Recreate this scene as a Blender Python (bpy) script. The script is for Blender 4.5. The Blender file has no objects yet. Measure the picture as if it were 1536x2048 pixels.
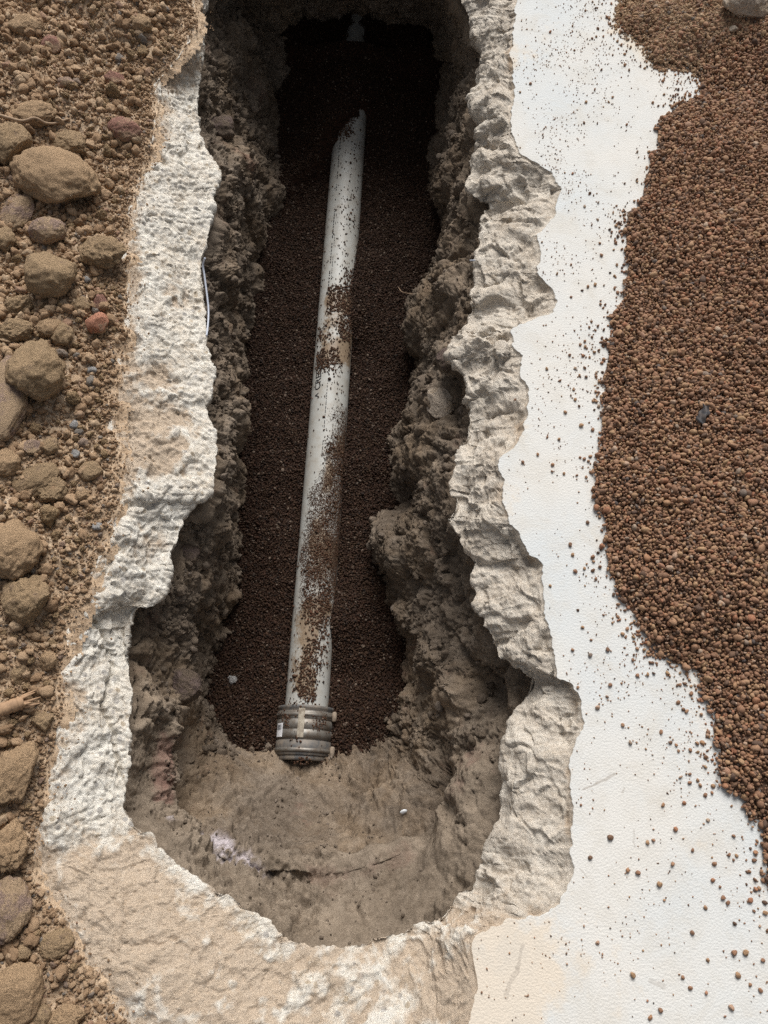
import bpy, math, random
import numpy as np
from mathutils import Vector
random.seed(7); RNG = np.random.default_rng(7)
R = math.radians
C = bpy.context.scene.collection

# ------------------------------------------------------------------ camera
CAM_H, PITCH, FPX = 1.5, R(21.0), 1538.0          # metres above the slab, tilt from straight down, focal length in photo pixels
cam = bpy.data.cameras.new('camera'); cam.sensor_fit = 'VERTICAL'; cam.sensor_height = 24.0
cam.lens = 24.0*FPX/2048.0; cam.clip_start = 0.05; cam.clip_end = 100.0
camo = bpy.data.objects.new('camera', cam); C.objects.link(camo)
camo.location = (0, 0, CAM_H); camo.rotation_euler = (PITCH, 0, 0)
bpy.context.scene.camera = camo

# ------------------------------------------------------------------ light
SUN_EL, SUN_AZ = R(43), R(6)                      # azimuth measured from +Y towards +X
w = bpy.data.worlds.new('World'); bpy.context.scene.world = w; w.use_nodes = True
nt = w.node_tree; bg = nt.nodes['Background']
sky = nt.nodes.new('ShaderNodeTexSky'); sky.sky_type = 'NISHITA'; sky.sun_disc = False
sky.sun_elevation = SUN_EL; sky.sun_rotation = SUN_AZ; sky.air_density = 1.0; sky.dust_density = 4.0; sky.ozone_density = 1.0
hs = nt.nodes.new('ShaderNodeHueSaturation'); hs.inputs['Saturation'].default_value = 0.22
nt.links.new(sky.outputs[0], hs.inputs['Color']); nt.links.new(hs.outputs[0], bg.inputs['Color'])
bg.inputs['Strength'].default_value = 0.055
sl = bpy.data.lights.new('sun', 'SUN'); sl.energy = 2.4; sl.angle = R(36); sl.color = (1.0, 0.97, 0.93)
so = bpy.data.objects.new('sun', sl); C.objects.link(so); so.location = (0, 0, 5)
sd = Vector((math.sin(SUN_AZ)*math.cos(SUN_EL), math.cos(SUN_AZ)*math.cos(SUN_EL), math.sin(SUN_EL)))
so.rotation_euler = sd.to_track_quat('Z', 'Y').to_euler()
vs = bpy.context.scene.view_settings
vs.view_transform = 'Standard'; vs.look = 'None'; vs.gamma = 1.0; vs.use_curve_mapping = False
vs.exposure = 0.74
bpy.context.scene.cycles.max_bounces = 12; bpy.context.scene.cycles.diffuse_bounces = 6
bpy.context.scene.cycles.use_denoising = False

# ------------------------------------------------------------------ helpers
cp, sp_ = math.cos(PITCH), math.sin(PITCH)
def W(px, py, z=0.0):
    """photo pixel -> point of the place at height z (numpy aware)"""
    px = np.asarray(px, float); py = np.asarray(py, float); z = np.asarray(z, float)
    X = (px-768.0)/FPX; Yv = (1024.0-py)/FPX
    s = (CAM_H-z)/(cp-Yv*sp_)
    return np.stack([X*s, (sp_+Yv*cp)*s, z+0*s], -1)
def WL(pts, z): a = np.array(pts, float); return W(a[:, 0], a[:, 1], z)

def _h(ix, iy, iz, seed):
    n = (ix.astype(np.int64)*374761393 + iy.astype(np.int64)*668265263 + iz.astype(np.int64)*2147483647 + seed*1274126177) & 0xffffffff
    n = ((n ^ (n >> 13))*1274126177) & 0xffffffff
    n = ((n ^ (n >> 16))*2246822519) & 0xffffffff
    n = n ^ (n >> 15)
    return (n & 0xffffff)/float(0xffffff)
def sstep(a, b, x): t = np.clip((x-a)/(b-a), 0, 1); return t*t*(3-2*t)
def vn(p, seed=0):
    """smooth value noise in [-1,1]; p is (...,3)"""
    i = np.floor(p).astype(np.int64); f = p-i; f = f*f*f*(f*(f*6-15)+10)
    x, y, z = i[..., 0], i[..., 1], i[..., 2]; out = 0
    for dx in (0, 1):
        wx = f[..., 0] if dx else 1-f[..., 0]
        for dy in (0, 1):
            wy = f[..., 1] if dy else 1-f[..., 1]
            for dz in (0, 1):
                wz = f[..., 2] if dz else 1-f[..., 2]
                out = out+wx*wy*wz*_h(x+dx, y+dy, z+dz, seed)
    return out*2-1
def fbm(p, freq, octv=4, seed=0, gain=0.5):
    a, s, n = 1.0, 0, 0
    for k in range(octv):
        s = s+a*vn(p*freq+17.3*k, seed+k); n += a; a *= gain; freq *= 2.03
    return s/n*1.6
def ridge(p, freq, octv=3, seed=0):
    a, s, n = 1.0, 0, 0
    for k in range(octv):
        s = s+a*(1-2*np.abs(vn(p*freq+11.1*k, seed+k))); n += a; a *= .5; freq *= 2.1
    return s/n
def worley(p, freq, seed=0):
    """F1, F2 and a per-cell random value"""
    q = p*freq; i = np.floor(q).astype(np.int64); f1 = np.full(q.shape[:-1], 9.0); f2 = f1.copy(); cid = np.zeros_like(f1)
    for dx in (-1, 0, 1):
        for dy in (-1, 0, 1):
            for dz in (-1, 0, 1):
                c = i+np.array([dx, dy, dz]); x, y, z = c[..., 0], c[..., 1], c[..., 2]
                o = np.stack([_h(x, y, z, seed), _h(x, y, z, seed+1), _h(x, y, z, seed+2)], -1)
                d = np.sqrt(((c+o-q)**2).sum(-1)); r = _h(x, y, z, seed+3)
                cl = d < f1
                f2 = np.where(cl, f1, np.minimum(f2, d)); cid = np.where(cl, r, cid); f1 = np.where(cl, d, f1)
    return f1, f2, cid
def facets(p, freq, seed=0):
    """flat tilted plates with small steps between them"""
    q = p*freq; i = np.floor(q).astype(np.int64); best = np.full(q.shape[:-1], 9.0); out = np.zeros_like(best); sec = best.copy()
    for dx in (-1, 0, 1):
        for dy in (-1, 0, 1):
            for dz in (-1, 0, 1):
                c = i+np.array([dx, dy, dz]); x, y, z = c[..., 0], c[..., 1], c[..., 2]
                o = np.stack([_h(x, y, z, seed), _h(x, y, z, seed+1), _h(x, y, z, seed+2)], -1)
                e = q-(c+o); d = np.sqrt((e**2).sum(-1))
                g = np.stack([_h(x, y, z, seed+3), _h(x, y, z, seed+4), _h(x, y, z, seed+5)], -1)*2-1
                h = (e*g).sum(-1)+.5*(_h(x, y, z, seed+6)-.5); cl = d < best
                sec = np.where(cl, best, np.minimum(sec, d)); out = np.where(cl, h, out); best = np.where(cl, d, best)
    return out*sstep(0, .12, sec-best)
def lumps(p, freq, seed=0):
    f1, f2, c = worley(p, freq, seed)
    return np.sqrt(np.clip(1-f1*f1*0.9, 0, 1))*(0.45+0.55*c)+0.25*np.clip((f2-f1)*2.5, 0, 1)

def mesh_np(name, v, f, mat=None, smooth=True, attrs=None):
    """mesh from arrays; f is (n,3) or (n,4)"""
    me = bpy.data.meshes.new(name); v = np.asarray(v, np.float32).reshape(-1, 3); f = np.asarray(f, np.int32)
    me.vertices.add(len(v)); me.vertices.foreach_set('co', v.ravel())
    if len(f):
        k = f.shape[1]
        me.loops.add(f.size); me.loops.foreach_set('vertex_index', f.ravel())
        me.polygons.add(len(f)); me.polygons.foreach_set('loop_start', np.arange(0, f.size, k, dtype=np.int32))
        me.polygons.foreach_set('loop_total', np.full(len(f), k, np.int32))
        me.polygons.foreach_set('use_smooth', np.full(len(f), smooth))
    for an, av in (attrs or {}).items():
        a = me.attributes.new(an, 'FLOAT', 'POINT'); a.data.foreach_set('value', np.asarray(av, np.float32).ravel())
    me.update(calc_edges=True); me.validate()
    if mat: me.materials.append(mat)
    return me
def obj(name, me, parent=None):
    o = bpy.data.objects.new(name, me); C.objects.link(o)
    if parent: o.parent = parent
    return o
def tag(o, label=None, cat=None, group=None, kind=None):
    for k, v in (('label', label), ('category', cat), ('group', group), ('kind', kind)):
        if v: o[k] = v
    return o
def empty(name, loc=(0, 0, 0)):
    o = bpy.data.objects.new(name, None); C.objects.link(o); o.location = loc; o.empty_display_size = .05; return o
def grid_faces(nr, nc, closed=False):
    r = np.arange(nr-1)[:, None]; c = np.arange(nc if closed else nc-1)[None, :]; c2 = (c+1) % nc
    return np.stack([r*nc+c, r*nc+c2, (r+1)*nc+c2, (r+1)*nc+c], -1).reshape(-1, 4)
def grid_normals(P, closed=False):
    if closed: du = np.roll(P, -1, 1)-np.roll(P, 1, 1)
    else: du = np.gradient(P, axis=1)
    dv = np.gradient(P, axis=0); n = np.cross(du, dv)
    return n/(np.linalg.norm(n, axis=-1, keepdims=True)+1e-9)
def catmull(P, t, closed=True):
    """P (n,d) control points, t in [0,n) station coordinates"""
    n = len(P); i = np.floor(t).astype(int); f = (t-i)[:, None]
    g = (lambda k: P[k % n]) if closed else (lambda k: P[np.clip(k, 0, n-1)])
    a, b, c, d = g(i-1), g(i), g(i+1), g(i+2)
    return .5*((2*b)+(c-a)*f+(2*a-5*b+4*c-d)*f*f+(3*b-a-3*c+d)*f**3)
def resample(P, n, closed=False):
    Q = np.vstack([P, P[:1]]) if closed else P
    s = np.r_[0, np.cumsum(np.linalg.norm(np.diff(Q, axis=0), axis=1))]
    t = np.linspace(0, s[-1], n, endpoint=not closed)
    return np.stack([np.interp(t, s, Q[:, k]) for k in range(Q.shape[1])], -1)
def seg_dist(p, poly, closed=False):
    """distance of 2D points p (n,2) to polyline"""
    Q = np.vstack([poly, poly[:1]]) if closed else poly
    out = np.full(len(p), 1e9)
    for a, b in zip(Q[:-1], Q[1:]):
        ab = b-a; t = np.clip(((p-a)@ab)/(ab@ab+1e-12), 0, 1)
        out = np.minimum(out, np.hypot(*(p-a-t[:, None]*ab).T))
    return out
def inside(p, poly):
    x, y = p[:, 0], p[:, 1]; r = np.zeros(len(p), bool); Q = np.vstack([poly, poly[:1]])
    for (x0, y0), (x1, y1) in zip(Q[:-1], Q[1:]):
        if y0 == y1: continue
        k = ((y0 > y) != (y1 > y)) & (x < (x1-x0)*(y-y0)/(y1-y0)+x0); r ^= k
    return r

# ------------------------------------------------------------------ materials
def srgb(r, g, b):
    f = lambda c: (c/255/12.92) if c/255 <= .04045 else ((c/255+.055)/1.055)**2.4
    return (f(r), f(g), f(b), 1)
class Mat:
    def __init__(s, name, rough=.9):
        s.m = bpy.data.materials.new(name); s.m.use_nodes = True; s.t = s.m.node_tree
        s.b = s.t.nodes['Principled BSDF']; s.b.inputs['Roughness'].default_value = rough
        s.b.inputs['Specular IOR Level'].default_value = .25
        s.co = s.t.nodes.new('ShaderNodeTexCoord').outputs['Object']; s.bumpn = None
    def n(s, typ, **kw):
        d = s.t.nodes.new(typ)
        for k, v in kw.items(): setattr(d, k, v)
        return d
    def l(s, a, b): s.t.links.new(a, b)
    def noise(s, scale, detail=4, rough=.6, co=None, dist=0, typ='FBM'):
        d = s.n('ShaderNodeTexNoise'); d.inputs['Scale'].default_value = scale; d.inputs['Detail'].default_value = detail
        d.inputs['Roughness'].default_value = rough; d.inputs['Distortion'].default_value = dist; s.l(co or s.co, d.inputs['Vector']); return d.outputs['Fac']
    def voro(s, scale, out='Distance', feat='F1', co=None):
        d = s.n('ShaderNodeTexVoronoi', feature=feat); d.inputs['Scale'].default_value = scale; s.l(co or s.co, d.inputs['Vector']); return d.outputs[out]
    def ramp(s, fac, stops, interp='LINEAR'):
        d = s.n('ShaderNodeValToRGB'); r = d.color_ramp; r.interpolation = interp
        while len(r.elements) < len(stops): r.elements.new(.5)
        for e, (p, c) in zip(r.elements, stops): e.position = p; e.color = c if len(c) == 4 else (*c, 1)
        s.l(fac, d.inputs['Fac']); return d.outputs['Color']
    def mix(s, fac, a, b, blend='MIX'):
        d = s.n('ShaderNodeMix', data_type='RGBA', blend_type=blend)
        for v, i in ((fac, 0), (a, 6), (b, 7)):
            if hasattr(v, 'links'): s.l(v, d.inputs[i])
            else: d.inputs[i].default_value = v
        return d.outputs[2]
    def math(s, op, a, b=0.0, clamp=False):
        d = s.n('ShaderNodeMath', operation=op); d.use_clamp = clamp
        for i, v in enumerate((a, b)):
            if hasattr(v, 'links'): s.l(v, d.inputs[i])
            else: d.inputs[i].default_value = v
        return d.outputs[0]
    def attr(s, name): return s.n('ShaderNodeAttribute', attribute_name=name).outputs['Fac']
    def rnd(s): return s.n('ShaderNodeObjectInfo').outputs['Random']
    def color(s, c):
        if hasattr(c, 'links'): s.l(c, s.b.inputs['Base Color'])
        else: s.b.inputs['Base Color'].default_value = c
    def bump(s, h, dist=.002, strength=1.0):
        d = s.n('ShaderNodeBump'); d.inputs['Strength'].default_value = strength; d.inputs['Distance'].default_value = dist
        s.l(h, d.inputs['Height'])
        if s.bumpn: s.l(s.bumpn, d.inputs['Normal'])
        s.bumpn = d.outputs[0]; s.l(s.bumpn, s.b.inputs['Normal'])
def g3(a, b, c): return (a, b, c, 1)

def soil_mat(name, dark, mid, light, scale=1.0):
    m = Mat(name, .95)
    n1 = m.noise(9*scale, 6, .65); n2 = m.noise(90*scale, 5, .7); n3 = m.noise(420*scale, 3, .7)
    f = m.math('ADD', m.math('MULTIPLY', n1, .45), m.math('ADD', m.math('MULTIPLY', n2, .3), m.math('MULTIPLY', n3, .25)))
    c = m.ramp(f, [(.34, dark), (.5, mid), (.66, light)])
    sp = m.voro(260*scale, 'Color'); sx = m.n('ShaderNodeSeparateColor'); m.l(sp, sx.inputs[0])
    c = m.mix(m.math('MULTIPLY', m.math('GREATER_THAN', sx.outputs[0], .93), .5), c, g3(.36, .3, .25))
    c = m.mix(m.math('MULTIPLY', m.math('GREATER_THAN', sx.outputs[1], .95), .6), c, g3(.09, .065, .05))
    m.color(c)
    m.bump(m.noise(60*scale, 6, .75), .012, .6); m.bump(m.noise(330*scale, 4, .8), .004, .8)
    return m
M = {}
M['spoil'] = soil_mat('brown_soil', g3(.38, .26, .165), g3(.58, .425, .285), g3(.74, .585, .42)).m
def wall_soil():
    m = Mat('clay_soil', .95)
    n1 = m.noise(5, 6, .6, dist=.4); n2 = m.noise(48, 6, .7); n3 = m.noise(300, 4, .75)
    f = m.math('ADD', m.math('MULTIPLY', n1, .36), m.math('ADD', m.math('MULTIPLY', n2, .34), m.math('MULTIPLY', n3, .30)))
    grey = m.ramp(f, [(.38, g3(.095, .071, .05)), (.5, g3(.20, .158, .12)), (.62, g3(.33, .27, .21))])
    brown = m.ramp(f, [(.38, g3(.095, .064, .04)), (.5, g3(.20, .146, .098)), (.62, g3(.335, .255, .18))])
    c = m.mix(m.ramp(m.noise(4.5, 7, .72, dist=.6), [(.42, (0, 0, 0)), (.6, (1, 1, 1))]), grey, brown)
    red = m.ramp(m.noise(8, 6, .7), [(.6, (0, 0, 0)), (.7, (1, 1, 1))])
    c = m.mix(m.math('MULTIPLY', red, .35), c, g3(.24, .115, .085))
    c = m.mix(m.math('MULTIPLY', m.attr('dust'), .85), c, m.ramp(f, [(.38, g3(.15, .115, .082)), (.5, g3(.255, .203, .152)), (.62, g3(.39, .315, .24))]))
    brk = m.ramp(m.noise(120, 5, .75), [(.26, (0, 0, 0)), (.38, (1, 1, 1))])
    c = m.mix(m.math('MULTIPLY', m.attr('pale'), brk), c, m.ramp(n3, [(.3, g3(.42, .36, .37)), (.7, g3(.7, .64, .66))]))
    c = m.mix(m.math('MULTIPLY', m.attr('clay'), m.math('MULTIPLY', brk, .7)), c, m.ramp(n2, [(.3, g3(.22, .1, .085)), (.7, g3(.34, .21, .17))]))
    m.color(c)
    m.bump(m.noise(70, 6, .8), .012, .55); m.bump(m.noise(380, 4, .8), .004, .7)
    return m.m
M['clay'] = wall_soil()

def concrete():
    """bare broken concrete, white paint where attribute paint = 1, dust where attribute dust > 0"""
    m = Mat('concrete', .9)
    n1 = m.noise(14, 6, .65); n2 = m.noise(120, 5, .7); n3 = m.noise(520, 3, .7)
    f = m.math('ADD', m.math('MULTIPLY', n1, .4), m.math('ADD', m.math('MULTIPLY', n2, .35), m.math('MULTIPLY', n3, .25)))
    bare = m.ramp(f, [(.36, g3(.52, .415, .30)), (.45, g3(.84, .765, .655)), (.56, g3(.935, .895, .81))])
    agg = m.voro(75, 'Color'); sx = m.n('ShaderNodeSeparateColor'); m.l(agg, sx.inputs[0])
    ad = m.math('LESS_THAN', m.voro(75), .42)
    bare = m.mix(m.math('MULTIPLY', m.math('MULTIPLY', m.math('GREATER_THAN', sx.outputs[0], .9), ad), .6), bare, g3(.36, .34, .33))
    bare = m.mix(m.math('MULTIPLY', m.math('MULTIPLY', m.math('LESS_THAN', sx.outputs[0], .06), ad), .55), bare, g3(.42, .31, .18))
    grime = m.ramp(f, [(.36, g3(.42, .345, .26)), (.47, g3(.66, .575, .475)), (.6, g3(.80, .73, .63))])
    bare = m.mix(m.attr('grey'), bare, grime)
    dn = m.math('ADD', m.attr('dust'), m.math('MULTIPLY', m.math('SUBTRACT', m.noise(26, 6, .7), .5), 1.6))
    dust = m.ramp(n3, [(.3, g3(.47, .345, .235)), (.7, g3(.72, .575, .43))])
    dm = m.ramp(dn, [(.32, (0, 0, 0)), (.75, (1, 1, 1))])
    bare = m.mix(m.math('MULTIPLY', dm, .85), bare, dust)
    pn = m.noise(3.5, 4, .55)
    paint = m.ramp(pn, [(.35, g3(.57, .59, .59)), (.6, g3(.625, .61, .575))])
    paint = m.mix(m.ramp(m.noise(60, 5, .7), [(.6, (0, 0, 0)), (.82, (.35, .35, .35))]), paint, g3(.62, .56, .47))
    paint = m.mix(m.math('MULTIPLY', dm, .6), paint, g3(.66, .54, .40))
    paint = m.mix(m.ramp(m.noise(11, 6, .7, dist=.5), [(.48, (0, 0, 0)), (.7, (.55, .55, .55))]), paint, g3(.53, .495, .435))
    paint = m.mix(m.ramp(m.noise(240, 4, .75), [(.58, (0, 0, 0)), (.7, (.4, .4, .4))]), paint, g3(.5, .48, .45))
    scuff = m.ramp(m.noise(900, 2, .6), [(.66, (0, 0, 0)), (.73, (1, 1, 1))])
    paint = m.mix(m.math('MULTIPLY', scuff, .6), paint, g3(.35, .33, .3))
    wv = m.n('ShaderNodeVectorMath', operation='ADD'); nz = m.n('ShaderNodeTexNoise'); nz.inputs['Scale'].default_value = 45; m.l(m.co, nz.inputs['Vector'])
    sc_ = m.n('ShaderNodeVectorMath', operation='SCALE'); m.l(nz.outputs['Color'], sc_.inputs[0]); sc_.inputs['Scale'].default_value = .012; m.l(m.co, wv.inputs[0]); m.l(sc_.outputs[0], wv.inputs[1])
    for (x0, y0, x1, y1, wd, st) in ((1166, 1578, 1195, 1565, .0016, .9), (1195, 1565, 1232, 1546, .0026, .8), (1045, 1890, 1034, 1935, .003, .6), (1034, 1935, 1012, 1990, .004, .6), (1243, 1585, 1250, 1575, .0015, .7), (1266, 1660, 1270, 1695, .0014, .5), (1302, 1962, 1326, 1972, .004, .5), (1160, 1738, 1175, 1756, .0012, .6), (1100, 255, 1128, 232, .0018, .4), (1060, 60, 1150, 75, .003, .3)):
        A, B = W(x0, y0)+.006, W(x1, y1)+.006; A[2] = B[2] = 0; d = B-A; L2 = float(d@d)
        sb = m.n('ShaderNodeVectorMath', operation='SUBTRACT'); m.l(wv.outputs[0], sb.inputs[0]); sb.inputs[1].default_value = tuple(A)
        fl = m.n('ShaderNodeVectorMath', operation='MULTIPLY'); m.l(sb.outputs[0], fl.inputs[0]); fl.inputs[1].default_value = (1, 1, 0)
        dt = m.n('ShaderNodeVectorMath', operation='DOT_PRODUCT'); m.l(fl.outputs[0], dt.inputs[0]); dt.inputs[1].default_value = tuple(d/L2)
        t = m.math('ADD', dt.outputs['Value'], 0.0, True)
        pj = m.n('ShaderNodeVectorMath', operation='SCALE'); pj.inputs[0].default_value = tuple(d); m.l(t, pj.inputs['Scale'])
        ds = m.n('ShaderNodeVectorMath', operation='DISTANCE'); m.l(fl.outputs[0], ds.inputs[0]); m.l(pj.outputs[0], ds.inputs[1])
        paint = m.mix(m.math('MULTIPLY', m.math('LESS_THAN', ds.outputs['Value'], wd), st*.55), paint, g3(.30, .26, .22))
    pm = m.ramp(m.math('ADD', m.attr('paint'), m.math('MULTIPLY', m.math('SUBTRACT', m.noise(160, 4, .7), .5), .35)), [(.48, (0, 0, 0)), (.54, (1, 1, 1))])
    m.color(m.mix(pm, bare, paint))
    # bump: roller texture on the paint, coarse grit on the break
    ph = m.math('MULTIPLY', m.noise(260, 3, .55), pm)
    m.bump(ph, .006, .3)
    inv = m.math('SUBTRACT', 1.0, pm)
    m.bump(m.math('MULTIPLY', m.noise(95, 6, .8), inv), .012, .65); m.bump(m.math('MULTIPLY', m.noise(420, 4, .8), inv), .005, .8)
    return m.m
M['concrete'] = concrete()
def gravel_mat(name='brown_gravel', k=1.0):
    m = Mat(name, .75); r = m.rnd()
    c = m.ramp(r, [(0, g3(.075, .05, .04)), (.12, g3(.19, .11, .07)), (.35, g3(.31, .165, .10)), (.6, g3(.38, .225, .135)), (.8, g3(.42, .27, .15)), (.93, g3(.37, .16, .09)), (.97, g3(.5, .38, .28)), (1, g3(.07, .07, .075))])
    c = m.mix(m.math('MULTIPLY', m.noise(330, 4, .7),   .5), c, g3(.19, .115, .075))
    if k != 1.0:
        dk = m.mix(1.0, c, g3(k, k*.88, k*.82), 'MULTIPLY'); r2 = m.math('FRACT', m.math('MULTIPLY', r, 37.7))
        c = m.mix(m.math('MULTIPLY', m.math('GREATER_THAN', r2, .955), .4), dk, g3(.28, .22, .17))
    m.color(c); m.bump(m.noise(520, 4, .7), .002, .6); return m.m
M['gravel'] = gravel_mat(); M['gravel_dark'] = gravel_mat('dark_gravel', .135)  # trench bed: the same gravel colours multiplied darker
def crumb_mat():
    m = Mat('soil_crumb', .95); r = m.rnd()
    c = m.ramp(r, [(0, g3(.42, .26, .155)), (.3, g3(.58, .38, .235)), (.6, g3(.68, .46, .29)), (.9, g3(.76, .56, .38)), (.94, g3(.52, .31, .22)), (.98, g3(.33, .31, .29)), (1, g3(.26, .25, .25))])
    c = m.mix(m.math('MULTIPLY', m.noise(150, 5, .75), .6), c, g3(.34, .24, .14))
    m.color(c); m.bump(m.noise(260, 5, .8), .005, .9); return m.m
M['crumb'] = crumb_mat()
def clay_crumb():
    m = Mat('clay_crumb', .95); r = m.rnd()
    c = m.ramp(r, [(0, g3(.13, .1, .072)), (.4, g3(.2, .155, .115)), (.8, g3(.26, .205, .155)), (1, g3(.32, .26, .21))])
    c = m.mix(m.math('MULTIPLY', m.noise(150, 5, .75), .5), c, g3(.2, .15, .11))
    m.color(c); m.bump(m.noise(260, 5, .8), .005, .9); return m.m
M['clay_crumb'] = clay_crumb()
def rock_mat(name, stone, dust, cover):
    m = Mat(name, .88)
    n2 = m.noise(55, 6, .7); n3 = m.noise(330, 4, .75)
    st = m.mix(n2, tuple(c*.72 for c in stone[:3])+(1,), tuple(min(1, c*1.25) for c in stone[:3])+(1,))
    ds = m.mix(n3, tuple(c*.72 for c in dust[:3])+(1,), tuple(min(1, c*1.22) for c in dust[:3])+(1,))
    cv = m.ramp(m.math('ADD', m.math('MULTIPLY', m.noise(20, 6, .7), 1.0), m.math('MULTIPLY', n3, .25)), [(.9-cover*.75, (0, 0, 0)), (1.0-cover*.75, (1, 1, 1))])
    m.color(m.mix(cv, st, ds))
    m.bump(m.noise(48, 6, .75), .016, .8); m.bump(m.noise(300, 4, .8), .008, 1.0); return m.m
TAN0 = g3(0.544, 0.376, 0.208)
TAN = g3(.55, .375, .225)
M['rock_tan'] = rock_mat('tan_dusty_rock', g3(0.480, 0.336, 0.200), TAN, .75)
M['rock_brown'] = rock_mat('brown_dusty_rock', g3(0.336, 0.232, 0.160), g3(0.480, 0.336, 0.200), .6)
M['rock_mauve'] = rock_mat('mauve_rock', g3(0.400, 0.280, 0.224), g3(0.528, 0.376, 0.240), .45)
M['rock_red'] = rock_mat('red_brown_rock', g3(0.384, 0.200, 0.152), g3(0.512, 0.336, 0.224), .4)
M['rock_pink'] = rock_mat('pink_brick_rock', g3(0.672, 0.320, 0.208), g3(0.640, 0.448, 0.304), .3)
M['rock_grey'] = rock_mat('grey_pebble', g3(0.480, 0.464, 0.448), g3(0.528, 0.400, 0.272), .2)
M['rock_pale'] = rock_mat('pale_rock', g3(0.672, 0.560, 0.448), g3(0.576, 0.448, 0.320), .35)
M['rock_wall'] = rock_mat('embedded_rock', g3(.2, .145, .125), g3(.2, .15, .11), .45)
M['clod'] = rock_mat('soil_clod', g3(0.352, 0.232, 0.128), g3(0.512, 0.355, 0.205), .6)
def plain(name, col, rough=.5, metal=0, spec=.4, dirt=None, dscale=60, amt=.5):
    m = Mat(name, rough); m.b.inputs['Metallic'].default_value = metal; m.b.inputs['Specular IOR Level'].default_value = spec
    c = col
    if dirt:
        c = m.mix(m.ramp(m.noise(dscale, 6, .7), [(1-amt-.15, (0, 0, 0)), (1-amt+.15, (1, 1, 1))]), col, dirt)
    m.color(c); m.bump(m.noise(200, 3), .001, .2); return m.m
def pvc():
    m = Mat('white_pvc', .42)
    n = m.noise(110, 6, .78); n2 = m.noise(420, 3, .7)
    c = m.mix(m.ramp(m.noise(28, 6, .72), [(.4, (0, 0, 0)), (.75, (.75, .75, .75))]), g3(.43, .43, .405), g3(.31, .265, .21))
    f = m.math('ADD', m.attr('dust'), m.math('MULTIPLY', m.math('SUBTRACT', m.math('ADD', m.math('MULTIPLY', n, .6), m.math('MULTIPLY', n2, .4)), .5), 2.4))
    c = m.mix(m.ramp(f, [(.45, (0, 0, 0)), (.8, (.9, .9, .9))]), c, m.ramp(n2, [(.35, g3(.13, .085, .05)), (.65, g3(.30, .215, .135))]))
    sp = m.ramp(m.noise(300, 3, .6), [(.66, (0, 0, 0)), (.7, (1, 1, 1))])
    c = m.mix(m.math('MULTIPLY', sp, .5), c, g3(.16, .11, .08))
    m.color(c); m.bump(m.noise(200, 3), .001, .2); return m.m
M['pvc'] = pvc()
M['ink'] = plain('black_ink', g3(.02, .02, .022), .6)
M['rubber'] = plain('grey_rubber', g3(.085, .085, .085), .55, dirt=g3(.22, .18, .14), dscale=40, amt=.45)
M['steel'] = plain('dull_steel', g3(.235, .225, .205), .5, .45, dirt=g3(.14, .11, .085), dscale=60, amt=.5)
M['mud'] = plain('muddy_metal', g3(.3, .24, .18), .85, dirt=g3(.16, .12, .09), dscale=90)
M['strap'] = plain('strap_steel', g3(.42, .375, .30), .55, .3, dirt=g3(.14, .1, .07), dscale=70, amt=.45)
M['sticker'] = plain('white_sticker', g3(.78, .78, .8), .5)
M['wire'] = plain('grey_wire', g3(.42, .45, .52), .45)
M['root'] = plain('dry_root', g3(.38, .27, .18), .85, dirt=g3(.24, .16, .1))
M['wood'] = plain('split_wood', g3(.40, .255, .15), .8, dirt=g3(.24, .15, .09), dscale=80)
M['plastic'] = plain('dark_plastic', g3(.05, .055, .065), .45, dirt=g3(.12, .1, .09))
M['white_plastic'] = plain('white_plastic', g3(.72, .74, .76), .5)

# ------------------------------------------------------------------ outlines read off the photograph (photo pixels, laid on the slab)
LIP = [(415,-20),(415,0),(408,60),(402,130),(398,190),(392,230),(400,270),(410,300),(425,325),(440,350),(437,372),(424,395),(424,430),(418,470),(405,512),(404,540),(410,600),(412,640),(414,680),(418,720),(430,760),(428,785),(415,800),(416,825),(430,860),(434,885),(432,920),(425,960),(415,990),(392,1008),(366,1040),(356,1080),(343,1110),(340,1150),(333,1190),(305,1210),(280,1215),(268,1235),(262,1265),(258,1300),(262,1360),(260,1420),(258,1480),(262,1500),(255,1540),(250,1590),(248,1615),(258,1640),(280,1655),(305,1665),(320,1690),(345,1710),(360,1735),(385,1748),(425,1770),(455,1790),(480,1805),(510,1830),(540,1850),(580,1875),(625,1890),(660,1893),(720,1888),(745,1880),(790,1870),(840,1845),(885,1818),(910,1790),(935,1770),(950,1745),(965,1725),(972,1700),(978,1680),(995,1640),(1000,1610),(1005,1580),(1000,1540),(1005,1500),(1015,1470),(1020,1440),(1035,1415),(1040,1380),(1038,1350),(1020,1330),(995,1315),(985,1290),(975,1270),(965,1240),(950,1210),(948,1180),(945,1140),(935,1110),(915,1070),(900,1050),(888,1040),(895,1000),(890,980),(905,930),(918,890),(932,850),(935,810),(930,790),(934,760),(912,735),(893,705),(905,670),(930,640),(940,600),(948,560),(950,520),(958,470),(962,430),(970,410),(945,392),(929,375),(935,350),(938,320),(955,280),(958,250),(940,225),(935,195),(955,150),(962,115),(955,80),(940,50),(935,25),(920,5),(905,-20),(850,-75),(740,-90),(600,-85),(480,-70)]
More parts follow.
